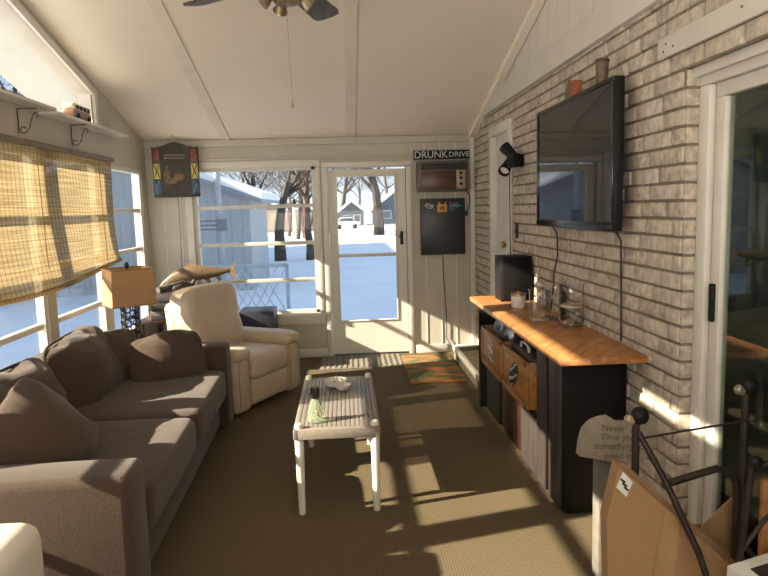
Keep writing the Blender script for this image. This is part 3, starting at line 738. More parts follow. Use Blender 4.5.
for nm, poly in (('tail_fin', [(-1.18,.968),(-1.11,1.045),(-1.085,1.05),(-1.11,.985),(-1.095,.90),(-1.125,.905)]),
                 ('dorsal_fin', [(-1.60,1.012),(-1.56,1.055),(-1.50,1.05),(-1.45,1.022)]),
                 ('adipose_fin', [(-1.30,1.005),(-1.265,1.03),(-1.255,1.0)]),
                 ('pelvic_fin', [(-1.42,.90),(-1.37,.845),(-1.34,.86),(-1.355,.90)]),
                 ('anal_fin', [(-1.30,.92),(-1.265,.865),(-1.235,.88),(-1.25,.925)])):
    b = MB(); b.prism(poly, 6.596, 6.604, 'y'); b.build(nm, FIN, root)
for s in (-1, 1):
    b = MB(); b.pillow((-1.795,6.6+s*.027,.872),(.008,.003,.008),e=1.,nu=10,nv=8); b.build('eye', BLACK, body)
b = MB()
b.tube([(-1.78,6.30,z+.03),(-1.70,6.42,z+.035),(-1.60,6.50,z+.06),(-1.52,6.56,.84),(-1.50,6.59,.90)],[.03,.04,.036,.026,.018],10)
b.tube([(-1.62,6.25,z+.025),(-1.64,6.40,z+.03),(-1.58,6.52,z+.05)],[.022,.028,.02],8)
b.build('driftwood_base', mat('driftwood', (.17,.145,.115), .85, .45, 26, .6, 40, col2=(.035,.032,.025)), root)
b = MB(); b.box((-1.07,6.45,0),(-.725,6.80,.572),.012); root = b.build('subwoofer', mat('navy_vinyl', (.012,.014,.025), .5, .1))
tag(root, 'dark navy speaker box on the floor behind the recliner under the window', 'speaker')

# ------------------------------------------------------------------ coffee table with ashtray and bottle
root = thing('coffee_table', 'low white-legged grey slatted plastic table in the middle of the carpet', 'table', (-.075,3.73,0))
tx0, tx1, ty0, ty1, tz = -.295, .145, 3.215, 4.235, .455
SLAT = mat('slat_resin', (.235,.205,.18), .5, .2, 90, .15, 120)
b = MB()
b.box((tx0,ty0,tz-.055),(tx1,ty0+.035,tz),.006); b.box((tx0,ty1-.035,tz-.055),(tx1,ty1,tz),.006); b.box((tx0,ty0,tz-.055),(tx0+.03,ty1,tz),.006); b.box((tx1-.03,ty0,tz-.055),(tx1,ty1,tz),.006)
b.build('apron', GREYP, root)
b = MB(); n = 16; w = (tx1-tx0-.06)/n
for k in range(n): b.box((tx0+.03+k*w+.0012,ty0+.03,tz-.012),(tx0+.03+(k+1)*w-.0012,ty1-.03,tz-.001),.001)
for y in (3.45,3.72,3.99): b.box((tx0+.02,y-.012,tz-.03),(tx1-.02,y+.012,tz-.011))
b.build('slatted_top', SLAT, root)
for sx, x in ((-1,tx0+.028),(1,tx1-.028)):
    for sy, y in ((-1,ty0+.028),(1,ty1-.028)):
        b = MB(); b.lathe([(.016,.0),(.018,.01),(.023,.38),(.021,tz+.012),(.018,tz+.022),(.009,tz+.026)], (x,y,0), 20); b.build('leg', PLASTIC, root)
root = thing('ashtray', 'round white ashtray with a shell-shaped lobe on the slatted table', 'ashtray', (-.078,3.99,tz))
b = MB(); b.lathe([(.045,0),(.066,.012),(.074,.042),(.068,.044),(.058,.016),(.02,.010)], (-.085,4.01,tz), 28); b.build('bowl', PLASTIC, root)
b = MB(); b.lathe([(.03,0),(.044,.012),(.05,.034),(.045,.035),(.036,.014),(.01,.010)], (-.045,3.925,tz), 24); b.build('shell_lobe', PLASTIC, root)
b = MB(); b.pillow((-.085,4.01,tz+.016),(.05,.05,.007),e=.9,wr=.005,freq=40,nu=24,nv=8); b.build('ash', mat('ash', (.12,.10,.08), .95, .3, 60), root)
b = MB(); b.tube([(-.085,4.06,tz+.045),(-.082,3.96,tz+.042)],.008,8); b.build('rest_bar', PLASTIC, root)
root = thing('glass_bottle', 'pale green conical glass bottle with a dark stopper on the table', 'bottle', (-.183,3.345,tz))
BG, N, L, B = newmat('green_bottle'); B.inputs['Base Color'].default_value = (.74,.88,.66,1); B.inputs['Roughness'].default_value = .08; B.inputs['Transmission Weight'].default_value = .88
b = MB(); b.lathe([(.030,0),(.044,.004),(.045,.025),(.030,.100),(.019,.118),(.018,.130)], (-.183,3.345,tz), 28); b.build('bottle_body', BG, root)
b = MB(); b.lathe([(.020,.122),(.023,.126),(.024,.176),(.020,.182)], (-.183,3.345,tz), 20); b.build('stopper', mat('pewter_cap', (.045,.038,.030), .45, .2, metal=.3), root)

# ------------------------------------------------------------------ mats and step
MG = mat('mat_grey', (.17,.155,.12), .95, .1); 
root = thing('door_mat', 'grey ribbed mat lying in front of the glass door', 'mat', (.13,6.55,0))
b = MB(); b.box((-.29,6.285,0),(.545,6.84,.008),.003); b.build('mat_base', MG, root)
b = MB()
for k in range(15): b.box((-.27+k*.055,6.30,.008),(-.243+k*.055,6.83,.014),.003)
b.build('rib', mat('mat_rib', (.215,.195,.15), .95, .15), root)
OM, N, L, B = newmat('orange_green_mat'); v = tex_coord(N, L, (1.6,3.2,1)); n = N.new('ShaderNodeTexNoise'); n.inputs['Scale'].default_value = 2.3; n.inputs['Detail'].default_value = 1; L.new(v, n.inputs['Vector'])
rr = N.new('ShaderNodeValToRGB'); e = rr.color_ramp.elements; e[0].position = .40; e[0].color = (.085,.085,.03,1); e[1].position = .60; e[1].color = (.33,.125,.035,1); q = e.new(.5); q.color = (.20,.12,.035,1)
L.new(n.outputs['Fac'], rr.inputs['Fac']); L.new(rr.outputs['Color'], B.inputs['Base Color']); B.inputs['Roughness'].default_value = .95
b = MB(); b.box((.535,5.63,0),(1.04,6.72,.012),.004,M=Matrix.Identity(4)); tag(b.build('floor_mat', OM), 'orange and green patterned mat lying beside the brick step', 'mat')
root = thing('door_step', 'low step with a white nosing below the inner white door', 'step', (1.2,6.05,0))
b = MB(); b.box((1.075,5.30,0),(XR-.002,6.60,.115),.004); b.build('step_body', mat('step_side', (.20,.18,.13), .9, .2, 20), root)
b = MB(); b.box((1.10,5.30,.115),(XR-.002,6.56,.128),.003); b.build('step_tread', mat('step_carpet', (.20,.165,.10), .95, .35, 30, .5, 60), root)
b = MB(); b.box((1.06,5.30,.085),(1.10,6.60,.135),.008); b.box((1.06,6.56,.085),(XR-.002,6.60,.135),.008); b.build('nosing', TRIM, root)

# ------------------------------------------------------------------ bar counter on the right
root = thing('bar_counter', 'long black bar counter with an oak top against the brick wall', 'counter', (1.15,3.9,0))
b = MB(); b.box((.945,2.85,.818),(1.35,5.0,.85),.004); b.build('countertop', BARTOP, root)
b = MB(); b.box((1.035,3.07,.03),(1.348,3.47,.817),.003); b.box((1.055,3.09,0),(1.33,3.46,.03)); b.build('end_cabinet', BLACKW, root)
for y0, y1 in ((3.08,3.25),(3.31,3.465)):
    b = MB(); b.box((1.018,y0,.03),(1.036,y1,.812),.004); b.build('front_panel', BROWNLAM, root)
b = MB(); b.box((1.315,3.47,0),(1.335,4.93,.817)); b.build('back_panel', BLACKW, root)
b = MB(); b.box((1.0,4.90,0),(1.335,4.95,.817),.003); b.build('side_panel', BLACKW, root)
b = MB(); b.box((1.01,3.47,.372),(1.315,4.90,.390),.002); b.build('shelf', BLACKW, root)
b = MB(); b.box((1.03,3.47,.765),(1.05,4.90,.817),.002); b.build('apron', BLACKW, root)
EMB = mat('emblem_white', (.62,.60,.55), .5); 
def crate(y0, y1, lab, n):
    r = thing('wooden_crate', lab, 'crate', (1.1,(y0+y1)/2,.392), 0, 'wooden crates in the bar')
    z0, z1, x0, x1 = .392, .665, .985, 1.27
    f = MB(); f.box((x0,y0,z0),(x0+.018,y1,z1),.004); fp = f.build('front_board', CRATE, r)
    for ya, yb in ((y0,y0+.015),(y1-.015,y1)):
        b = MB(); b.box((x0+.018,ya,z0),(x1,yb,z1),.002); b.build('side_board', CRATE, r)
    b = MB(); b.box((x1-.015,y0+.015,z0),(x1,y1-.015,z1)); b.build('back_board', CRATE, r)
    b = MB(); b.box((x0+.018,y0+.015,z0),(x1-.015,y1-.015,z0+.012)); b.build('bottom_board', CRATE, r)
    b = MB(); t = .03
    for a, c in (((y0,z0),(y1,z0+t)),((y0,z1-t),(y1,z1)),((y0,z0),(y0+t,z1)),((y1-t,z0),(y1,z1))): b.box((x0-.006,a[0],a[1]),(x0,c[0],c[1]),.002)
    b.build('front_frame', CRATE, fp)
    return fp
yc = 3.82
fp = crate(3.55,4.125,'honey wood crate with a dark fish emblem, nearer of the two in the bar',0)
b = MB(); b.pillow((.983,yc+.01,.53),(.004,.115,.062),(R(-32),0,0),e=.9,nu=24,nv=10); em = b.build('emblem', INK, fp)
b = MB()
for k, (dy, dz, l) in enumerate(((-.05,.065,.07),(-.07,.01,.05),(.02,.03,.06),(.0,-.02,.05),(.06,-.035,.06),(.03,-.07,.05))):
    b.tube([(.978,yc+dy-l/2,.53+dz+l*.3),(.977,yc+dy,.53+dz+.004),(.978,yc+dy+l/2,.53+dz-l*.3)],[.003,.009,.003],6)
b.build('emblem_highlight', mat('emblem_blue_white', (.50,.55,.57), .5), em)
yc = 4.45
fp = crate(4.14,4.765,'honey wood crate with a pale scrolled emblem, farther of the two in the bar',1)
b = MB()
pts = [(.981,yc+.05*math.sin(k*1.3),.635-k*.0125) for k in range(15)]; b.tube(pts,.006,6)
pts = [(.981,yc-.045*math.sin(k*1.1+.4),.625-k*.012) for k in range(14)]; b.tube(pts,.005,6)
b.build('emblem', EMB, fp)
root = thing('silver_bag', 'crinkled silver bag standing in the far wooden crate', 'bag', (1.10,4.43,.41))
b = MB(); b.pillow((1.10,4.43,.60),(.07,.20,.185),(0,R(6),0),e=.6,e2=.7,wr=.045,seed=21,nu=56,nv=36,freq=14); b.build('bag_body', mat('silver_foil', (.42,.45,.50), .28, .25, 14, metal=.75), root)
root = thing('tool_case', 'small brown case with a pale curved handle in the near wooden crate', 'case', (1.12,3.8,.41))
b = MB(); b.box((1.03,3.56,.408),(1.23,4.06,.685),.012); b.build('case_body', mat('case_brown', (.085,.055,.035), .5, .2), root)
b = MB(); b.tube([(1.05,3.72,.68),(1.05,3.735,.715),(1.05,3.81,.728),(1.05,3.885,.715),(1.05,3.90,.68)],.009,8); b.build('handle', PLASTIC, root)
b = MB(); b.box((1.05,3.90,.002),(1.30,4.40,.36),.008); root = b.build('speaker_cabinet', DKWOOD); tag(root, 'dark red-brown wooden speaker cabinet on the floor under the crates', 'speaker')
b = MB(); b.box((1.035,3.52,.002),(1.30,3.86,.362),.006); tag(b.build('laminate_box', BROWNLAM), 'grey-brown box on the floor under the nearer wooden crate', 'box')
b = MB(); b.box((1.04,4.46,.002),(1.30,4.86,.355),.008); root = b.build('storage_box', BLACKW); tag(root, 'black box at the far end of the bottom of the bar', 'box')

# things on the bar top
ZB = .85
b = MB(); b.box((1.11,4.66,ZB),(1.335,4.86,ZB+.325),.006); 
root = thing('speaker', 'black cube speaker standing on the far end of the oak bar top', 'speaker', (1.21,4.74,ZB)); b.build('cabinet', BLACK, root)
b = MB(); b.box((1.122,4.652,ZB+.015),(1.322,4.662,ZB+.31),.004); b.build('grille', mat('speaker_cloth', (.014,.013,.012), .95, .2, 80, spec=.1), root)
root = thing('candle_jar', 'white candle in a short glass jar with a copper lid before the black speaker', 'candle', (1.165,4.40,ZB))
b = MB(); b.lathe([(.044,0),(.048,.005),(.048,.075),(.042,.08)], (1.165,4.40,ZB), 24); b.build('wax', mat('candle_wax', (.78,.74,.68), .4, .03), root)
b = MB(); b.lathe([(.047,.08),(.050,.083),(.050,.096),(.02,.100),(.012,.108),(.006,.110)], (1.165,4.40,ZB), 24); b.build('lid', mat('copper_lid', (.62,.36,.22), .35, .1, metal=.7), root)
def jar(lab, x, y, r, h, wax_z, foot=False):
    o = thing('glass_jar', lab, 'jar', (x,y,ZB), 0, 'glass jars on the bar top')
    b = MB(); t = .004
    prof = [(r*.6,0),(r,.004),(r*1.0,.02),(r*.97,h*.5),(r,h-.01),(r+.004,h),(r-t+.002,h),(r-t-.001,h-.012),(r*.97-t,h*.5),(r-t,.022),(r*.6,.012)]
    b.lathe(prof, (x,y,ZB), 32); b.build('glass_body', JAR, o)
    if wax_z:
        b = MB(); b.lathe([(r-.007,wax_z),(r-.007,wax_z+.012)], (x,y,ZB), 24); b.build('wax_layer', mat('grey_wax', (.52,.47,.38), .5, .15, 20), o)
    b = MB(); b.lathe([(r+.001,h-.004),(r+.006,h-.002),(r+.006,h+.003),(r+.001,h+.005)], (x,y,ZB), 32, cap=False); b.build('rim', JAR, o)
    return o
o1 = jar('glass jar with a black and white stopper, leftmost on the bar top', 1.135, 3.80, .062, .195, 0)
b = MB(); b.pillow((1.135,3.80,ZB+.222),(.03,.03,.026),e=1.,wr=.006,freq=60,nu=20,nv=14); b.build('stopper', mat('black_white_stopper', (.65,.64,.60), .4, 0., 40, col2=(.03,.03,.03)), o1)
jar('tall clear glass jar against the brick, middle of the three on the bar', 1.262, 3.90, .066, .235, .125)
jar('wide clear glass jar nearest the plain end of the bar top', 1.262, 3.62, .072, .245, .115)

# ------------------------------------------------------------------ television and wall fixtures
root = thing('television', 'large black flat screen television mounted on the white brick wall', 'television', (1.27,3.59,1.405))
b = MB(); b.box((1.245,3.01,1.41),(1.292,4.215,2.115),.006); b.build('housing', BLACK, root)
b = MB(); b.box((1.2435,3.035,1.45),(1.2455,4.19,2.093)); b.build('screen', SCREEN, root)
b = MB()
for a, c in (((3.01,1.41),(4.215,1.449)),((3.01,2.094),(4.215,2.115)),((3.01,1.45),(3.034,2.093)),((4.191,1.45),(4.215,2.093))): b.box((1.237,a[0],a[1]),(1.2455,c[0],c[1]),.002)
b.build('bezel', mat('piano_black', (.008,.008,.009), .15, 0), root)
b = MB(); b.box((1.292,3.35,1.60),(1.33,3.85,1.95),.003); b.box((1.33,3.45,1.65),(XR+.01,3.75,1.9)); b.build('wall_mount', IRON, root)
b = MB(); b.tube([(1.30,4.10,1.41),(1.335,4.10,1.36),(1.34,4.10,1.22),(1.335,4.16,1.10),(1.34,4.18,1.02),(1.33,4.2,.86)],.005,6); b.build('power_cord', CABLE, root); b = MB(); b.tube([(1.30,3.12,1.41),(1.335,3.13,1.36),(1.342,3.13,1.0),(1.342,3.13,.86)],.005,6); b.build('power_cord', CABLE, root)
root = thing('canister', 'dark ribbed brown canister standing on top of the television near its near end', 'canister', (1.262,3.21,2.115))
b = MB(); b.lathe([(.022,0),(.028,.004),(.031,.098),(.031,.10),(.031,.112),(.026,.116)], (1.262,3.21,2.115), 22); b.build('canister_body', mat('brown_canister', (.13,.085,.065), .5, .2, 20), root)
b = MB(); b.lathe([(.032,.098),(.034,.10),(.034,.110),(.028,.114)], (1.262,3.21,2.115), 22); b.build('lid', mat('dark_lid', (.05,.035,.03), .5), root)
b = MB(); b.box((1.246,3.555,2.115),(1.29,3.63,2.198),.003); tag(b.build('small_box', mat('red_box', (.30,.085,.035), .5, .1)), 'small red-orange box standing on top of the television', 'box')
root = thing('figurine', 'small dark green tapered figurine beside the red box on the television', 'figurine', (1.277,3.685,2.115))
b = MB(); b.lathe([(.023,0),(.025,.01),(.022,.04),(.014,.075),(.010,.10),(.004,.106)], (1.266,3.69,2.115), 16); b.build('figurine_body', mat('green_ceramic', (.10,.11,.055), .4, .2), root)
root = thing('spotlight_fixture', 'black two-headed spotlight fixture mounted high beside the inner white door', 'light', (1.33,5.05,1.88))
b = MB(); b.lathe([(.05,0),(.05,.015),(.02,.02)], M=Matrix.Translation((XR,4.98,1.87)) @ Matrix.Rotation(-PI/2,4,'Y'), n=20); b.tube([(1.345,4.98,1.87),(1.29,4.99,1.89)],.012,8); b.build('mount', BLACK, root)
def head(c, d, n_):
    d = Vector(d).normalized(); M = Matrix.Translation(c) @ d.to_track_quat('Z','Y').to_matrix().to_4x4()
    b = MB(); b.lathe([(.022,-.075),(.034,-.06),(.038,0),(.046,.06),(.046,.072),(.040,.070),(.036,.04)], M=M, n=20); h = b.build('lamp_head', BLACK, root)
    b = MB(); b.lathe([(.036,.045),(.03,.056),(.01,.060)], M=M, n=18); b.build('bulb', mat('frosted_bulb', (.75,.68,.62), .4), h)
head((1.27,5.02,1.935),(-.35,.45,.5),0); head((1.265,5.10,1.84),(-.45,-.55,-.55),1)
b = MB(); b.cbox((1.275,4.93,1.87),(.07,.10,.10),(0,0,R(20)),.012); b.build('ballast', BLACK, root)
b = MB(); b.tube([(1.33,5.28,1.82),(1.335,5.29,1.4),(1.335,5.28,.95),(1.33,5.2,.4)],.004,6); b.build('power_cord', CABLE, root)
b = MB(); b.box((1.342,5.10,1.28),(1.356,5.16,1.40),.004); b.box((1.336,5.12,1.32),(1.343,5.14,1.36),.002); tag(b.build('light_switch', IRON), 'small dark switch plate on the brick beside the inner door', 'switch')

# ------------------------------------------------------------------ right foreground clutter
# sign stone on a pale post
root = thing('wrapped_post', 'pale wrapped post standing on the carpet holding up the carved sign', 'post', (.985,2.52,0))
b = MB(); b.box((.985,2.485,0),(1.052,2.56,.52),.012); b.build('post_body', mat('pale_wrap', (.16,.145,.12), .8, .15, 18, .4, 40), root)
root = thing('carved_sign', 'grey stone-like sign with faded hand lettering propped before the bar end', 'sign', (1.045,2.47,.53))
ST = mat('carved_stone', (.33,.29,.225), .9, .15, 20, .5, 70)
out = [(.886,.562),(.893,.62),(.905,.663),(.922,.684),(.94,.698),(.972,.709),(1.004,.713),(1.02,.703),(1.041,.689),(1.101,.684),(1.154,.678),(1.185,.664),(1.204,.635),(1.20,.60),(1.176,.560),(1.137,.524),(1.056,.522),(.97,.543)]
b = MB(); b.prism(out, 2.435, 2.475, 'y'); b.build('sign_slab', ST, root)
for k, (s, z, x) in enumerate((('Never  go', .668, 1.05),('Time you', .632, 1.04),('something to', .594, 1.045),('need it', .556, 1.04))):
    text(s, .038, Mf(x,2.434,z) @ Matrix.Rotation(R(-4),4,'Z'), GREYINK, root, ext=.0008)
# flattened carton leaning in front
root = thing('cardboard_carton', 'large brown cardboard carton with a white label leaning at the lower right', 'box', (1.05,2.0,0))
b = MB(); b.prism([(.835,0),(.826,.32),(.818,.52),(.856,.70),(1.30,.285),(1.30,0)], 1.995, 2.05, 'y'); b.build('carton_body', CARD, root)
b = MB(); b.prism([(.856,.70),(.90,.685),(1.305,.305),(1.30,.285)], 2.05, 2.075, 'y'); b.build('top_flap', CARDIN, root)
b = MB(); b.prism([(1.015,.552),(1.075,.495),(1.0,.06),(.93,.06)], 1.993, 1.996, 'y'); b.build('packing_tape', TAPE, root)
b = MB(); b.prism([(.870,.682),(.902,.645),(.882,.596),(.848,.63)], 1.9925, 1.996, 'y'); lb = b.build('paper_label', PAPER, root)
b = MB()
for k in range(3): b.cbox((.873+.006*k-.004,1.992,.652-.014*k),(.020,.001,.007),(0,R(40),0))
b.build('label_print', INK, lb)
# second carton: its raised flap and body
root = thing('open_carton', 'open brown carton with one raised flap below the sliding door', 'box', (1.27,2.28,0))
b = MB()
b.prism([(1.16,0),(1.16,.26),(1.39,.26),(1.39,0)], 2.16, 2.165, 'y'); b.prism([(2.166,0),(2.166,.26),(2.43,.26),(2.43,0)], 1.385, 1.39, 'x'); b.prism([(2.166,0),(2.166,.26),(2.43,.26),(2.43,0)], 1.16, 1.165, 'x'); b.box((1.166,2.425,0),(1.384,2.43,.26)); b.box((1.166,2.166,0),(1.384,2.424,.006))
b.build('carton_body', CARDIN, root)
b = MB(); b.prism([(1.20,.262),(1.235,.395),(1.34,.495),(1.395,.262)], 2.158, 2.163, 'y'); b.build('raised_flap', CARD, root)
# white printed box in the very corner
root = thing('printed_box', 'white box with a dark photo print at the bottom right corner', 'box', (1.30,1.86,0))
M = Matrix.Translation((1.345,1.80,.295)) @ Euler((R(7),R(-4),R(14))).to_matrix().to_4x4()
b = MB(); b.box((-.15,-.12,-.265),(.15,.14,.105),.003,M=M); b.build('box_body', PAPER, root)
b = MB(); b.box((-.10,-.08,.105),(-.01,.10,.1065),0,M=M); b.build('photo_print', mat('dark_print', (.06,.055,.05), .5, .4, 40, stretch=(1,6,1)), root)
# upturned metal bed frame with casters
root = thing('metal_bed_frame', 'dark rusty metal bed frame with knobbed posts leaning before the sliding door', 'bed frame', (1.15,2.1,0))
P1 = Vector((.958,2.10,.0)); 
def post(x, y, z0, z1, d=(0,0)):
    b = MB(); b.tube([(x+d[0],y+d[1],z0),(x,y,z1)],.0125,10); p = b.build('post', RUST, root)
    b = MB(); b.pillow((x+.012,y+.0,z1+.025),(.030,.026,.030),e=.9,nu=20,nv=14); b.build('caster_wheel', BLACK, p)
    b = MB(); b.lathe([(.009,-.012),(.016,-.008),(.017,.012),(.010,.02)], M=Matrix.Translation((x-.018,y,z1+.012)) @ Matrix.Rotation(R(-70),4,'Y'), n=14); b.build('caster_hub', mat('worn_brass', (.45,.38,.28), .45, .2, metal=.6), p)
post(.958,2.10,0.,.805); post(1.35,2.12,0.,.885)
b = MB(); b.tube([(.962,2.088,.775),(1.03,2.02,.62),(1.10,1.94,.42),(1.21,1.86,.02)],.0105,10); b.build('diagonal_rail', RUST, root)
b = MB(); b.tube([(.972,2.10,.75),(1.345,2.10,.795)],.004,6); b.build('tie_rod', RUST, root)
b = MB(); b.tube([(1.06,2.11,.575),(1.15,2.11,.60),(1.25,2.11,.625),(1.295,2.11,.615),(1.32,2.11,.575),(1.327,2.11,.50),(1.327,2.11,.02)],.0135,10); b.build('bent_rail', RUST, root)
b = MB(); b.tube([(1.225,1.88,.73),(1.215,1.90,.45),(1.21,1.92,.30)],.011,10); b.tube([(1.225,1.88,.73),(1.30,1.88,.735),(1.36,1.88,.73)],.010,8); b.tube([(1.215,1.90,.44),(1.30,1.92,.53),(1.37,1.93,.57)],.008,8); b.tube([(1.225,1.92,.46),(1.32,1.96,.36),(1.39,1.98,.30)],.009,8); b.build('folding_leg', RUST, root)
b = MB(); b.pillow((1.232,1.87,.745),(.022,.018,.02),e=1.,nu=16,nv=10); b.build('end_knob', BLACK, root)
b = MB(); b.box((1.338,1.985,.0),(1.41,2.005,.63),.003); tag(b.build('wood_plank', CRATE), 'orange wooden plank standing upright at the right edge of the picture', 'plank')

# ------------------------------------------------------------------ outdoors
G = -.35
g = MB(); nx, ny = 70, 80; rows = []
for j in range(ny+1):
    row = []
    for i in range(nx+1):
        x = -60+120*i/nx; y = -30+170*(j/ny)
        z = G + .05*noise.noise(Vector((x*.3,y*.3,0)))+.04*noise.noise(Vector((x*.9,y*.9,3)))
        row.append(g.bm.verts.new((x,y,z)))
    rows.append(row)
for j in range(ny):
    for i in range(nx):
        f = g.bm.faces.new((rows[j][i],rows[j][i+1],rows[j+1][i+1],rows[j+1][i])); f.smooth = True
struct(g.build('snow_ground', SNOW))
# foundation under the porch
struct(MB().box((XL-.14,YR-.14,G-.3),(5.2,YB+.14,-.12)).build('foundation', MORTAR))
# shed beyond the back window
root = thing('garden_shed', 'pale grey sided shed with a snowy roof outside the back window', 'shed', (-4.6,17.5,G))
b = MB(); b.prism([(-8.2,G),(-2.25,G),(-2.25,1.95),(-5.2,3.05),(-8.2,1.95)], 16, 19.5, 'y')
for k in range(22): b.box((-7.9+k*.26,15.985,G),(-7.885+k*.26,16.0,1.95+min(k,21-k)*.0))
b.build('siding', SIDING, root)
b = MB(); b.prism([(-8.5,1.83),(-5.2,3.06),(-1.9,1.83),(-1.9,1.98),(-5.2,3.24),(-8.5,1.98)], 15.6, 19.8, 'y'); b.build('snowy_roof', SNOW, root)
b = MB(); b.prism([(-8.5,1.74),(-5.2,2.97),(-1.9,1.74),(-1.9,1.83),(-5.2,3.06),(-8.5,1.83)], 15.58, 19.8, 'y'); b.build('roof_edge', mat('blue_grey_fascia', (.25,.28,.33), .6), root)
b = MB(); b.box((-3.9,15.96,.75),(-3.45,16.0,1.75),.01); b.build('shuttered_window', mat('tan_shutter', (.33,.30,.22), .7), root)
root = thing('utility_mast', 'grey steel mast with a sideways bracket in front of the shed', 'pole', (-2.72,14.5,G))
b = MB(); b.tube([(-2.70,14.5,G),(-2.70,14.5,3.2)],.075,12); b.build('mast', mat('galvanised', (.36,.38,.42), .5, .1), root)
b = MB()
for z in (1.18,1.27,1.36): b.tube([(-3.2,14.42,z),(-2.6,14.42,z)],.018,6)
b.cbox((-2.62,14.42,1.27),(.22,.12,.26),bev=.02); b.build('bracket', mat('bracket_grey', (.20,.21,.23), .5), root)
root = thing('lattice_screen', 'snow dusted lattice screen standing outside below the back window', 'screen', (-2.6,12.0,G))
b = MB()
for k in range(13):
    x = -3.5+k*.16; b.tube([(x,12.0,G),(x+.5,12.0,.55)],.012,5); b.tube([(x+.5,12.0,G),(x,12.0,.55)],.012,5)
b.build('lattice', mat('lattice_white', (.55,.58,.62), .7, .1), root)
b = MB(); b.box((-3.55,11.97,.53),(-1.05,12.03,.60),.02); b.box((-1.1,11.97,G),(-1.04,12.03,.58),.01); b.build('frame', mat('lattice_frame', (.40,.45,.50), .7), root)
# garage far left, seen through the left window
root = thing('garage', 'grey garage with a snow streaked roof outside the far left window', 'garage', (-9.6,27,G))
b = MB(); b.box((-12,25,G),(-7.3,30,1.75)); b.build('siding', mat('garage_siding', (.30,.32,.33), .7, .08, 3), root)
b = MB(); b.prism([(24.5,1.72),(27.5,3.5),(30.5,1.72),(30.5,1.86),(27.5,3.66),(24.5,1.86)], -12.2, -7.0, 'x'); b.build('roof', mat('slate_roof', (.16,.17,.20), .8, .2, 2), root)
b = MB()
for z0, z1 in ((1.86,2.06),(2.22,2.34)):
    ya = 24.5+(z0-1.86)/1.8*3; yb = 24.5+(z1-1.86)/1.8*3
    b.prism([(ya,z0+.01),(yb,z1+.01),(yb,z1+.06),(ya,z0+.06)], -12.2, -7.0, 'x')
b.build('snow_strip', SNOW, root)
# unseen tall house added to throw shade over the snowy yard
root = thing('shade_house', 'unseen two-storey house added left of the yard to shade the snow', 'house', (-16,14,G))
NH = mat('shade_house_siding', (.45,.44,.42), .7)
b = MB(); b.prism([(-19.5,G),(-13,G),(-13,6.6),(-16.2,9.0),(-19.5,6.6)], 4.5, 31, 'y'); b.build('walls', NH, root)
b = MB(); b.prism([(-20,6.35),(-16.2,9.1),(-12.5,6.35),(-12.5,6.55),(-16.2,9.35),(-20,6.55)], 4.4, 31.3, 'y'); b.build('roof', SNOW, root)
for y in (6,10,14,18,22,26):
    for z in (1.0,4.0):
        b = MB(); b.box((-13.0,y,z),(-12.97,y+1.1,z+1.4)); b.build('window', mat('house_window', (.06,.07,.09), .1), root)
# bare trees
def tree(name, lab, x, y, h, r, seed, spread=.55, levels=4, split=None, kinds='bare garden trees', nb=4):
    rnd = random.Random(seed); b = MB()
    def grow(p, d, l, r, lev):
        pts = [p]; rad = [r]; n = 5; q = p.copy(); dd = d.copy()
        for k in range(n):
            dd = (dd+Vector((rnd.uniform(-1,1),rnd.uniform(-1,1),rnd.uniform(-.3,.6)))*.16).normalized()
            q = q+dd*l/n; pts.append(q.copy()); rad.append(max(.006, r*(1-.55*(k+1)/n)))
        b.tube(pts, rad, 7 if lev < 2 else 4)
        if lev >= levels: return
        for k in range(nb+(lev > 0)):
            t = rnd.uniform(.35,1.) if lev else rnd.uniform(.55,1.); i = min(n, max(1, int(t*n)))
            side = Vector((rnd.uniform(-1,1),rnd.uniform(-1,1),rnd.uniform(.0,.7))).normalized()
            grow(pts[i].copy(), (dd*(1-spread)+side*spread*1.5).normalized(), l*rnd.uniform(.55,.78), rad[i]*.5, lev+1)
    grow(Vector((x,y,G-.1)), Vector((rnd.uniform(-.05,.05),0,1)), h*.42, r, 0)
    return tag(b.build(name, BARK), lab, 'tree', kinds)
tree('bare_tree', 'bare branching tree in the middle of the back window', -2.45, 25, 7.5, .24, 3, .6, 4)
tree('bare_tree', 'slim bare tree at the right edge of the back window', -1.35, 25, 7, .17, 12, .5, 4)
tree('bare_tree', 'thick dark tree trunk seen through the glass door', 2.35, 46, 12, .42, 21, .6, 4)
tree('bare_tree', 'tall bare tree beyond the sloping gable window', -7.7, 15.0, 10, .2, 33, .6, 4)
tree('bare_tree', 'distant bare tree behind the shed roof', -4.2, 33, 9, .22, 41, .6, 4)
tree('bare_tree', 'distant bare tree behind the gabled house', -.5, 92, 16, .4, 55, .6, 4)
tree('bare_tree', 'bare tree far left behind the snow streaked garage', -9.5, 34, 9, .22, 61, .6, 4)
THK = tree('thicket_tree', 'one of the grey bare trees massed behind the shed and fence', -6.5, 44, 10, .16, 71, .62, 4, kinds='thicket behind the fence', nb=4)
rz_ = random.Random(4)
for k, (x, y) in enumerate(((-5.2,48),(-4.0,42),(-3.4,50),(-2.6,46),(-1.9,52),(-8,50),(.2,88),(3.2,90),(5.6,86))):
    c_ = THK.copy(); COL.objects.link(c_); c_.location = (x,y,THK.location.z); sc_ = rz_.uniform(.8,1.2)*(1.5 if y > 80 else 1); c_.scale = (sc_,sc_,sc_); c_.rotation_euler.z = rz_.uniform(0,6)
    if y > 80: c_['label'] = 'one of the grey bare trees standing beyond the street houses'; c_['group'] = 'trees beyond the houses'
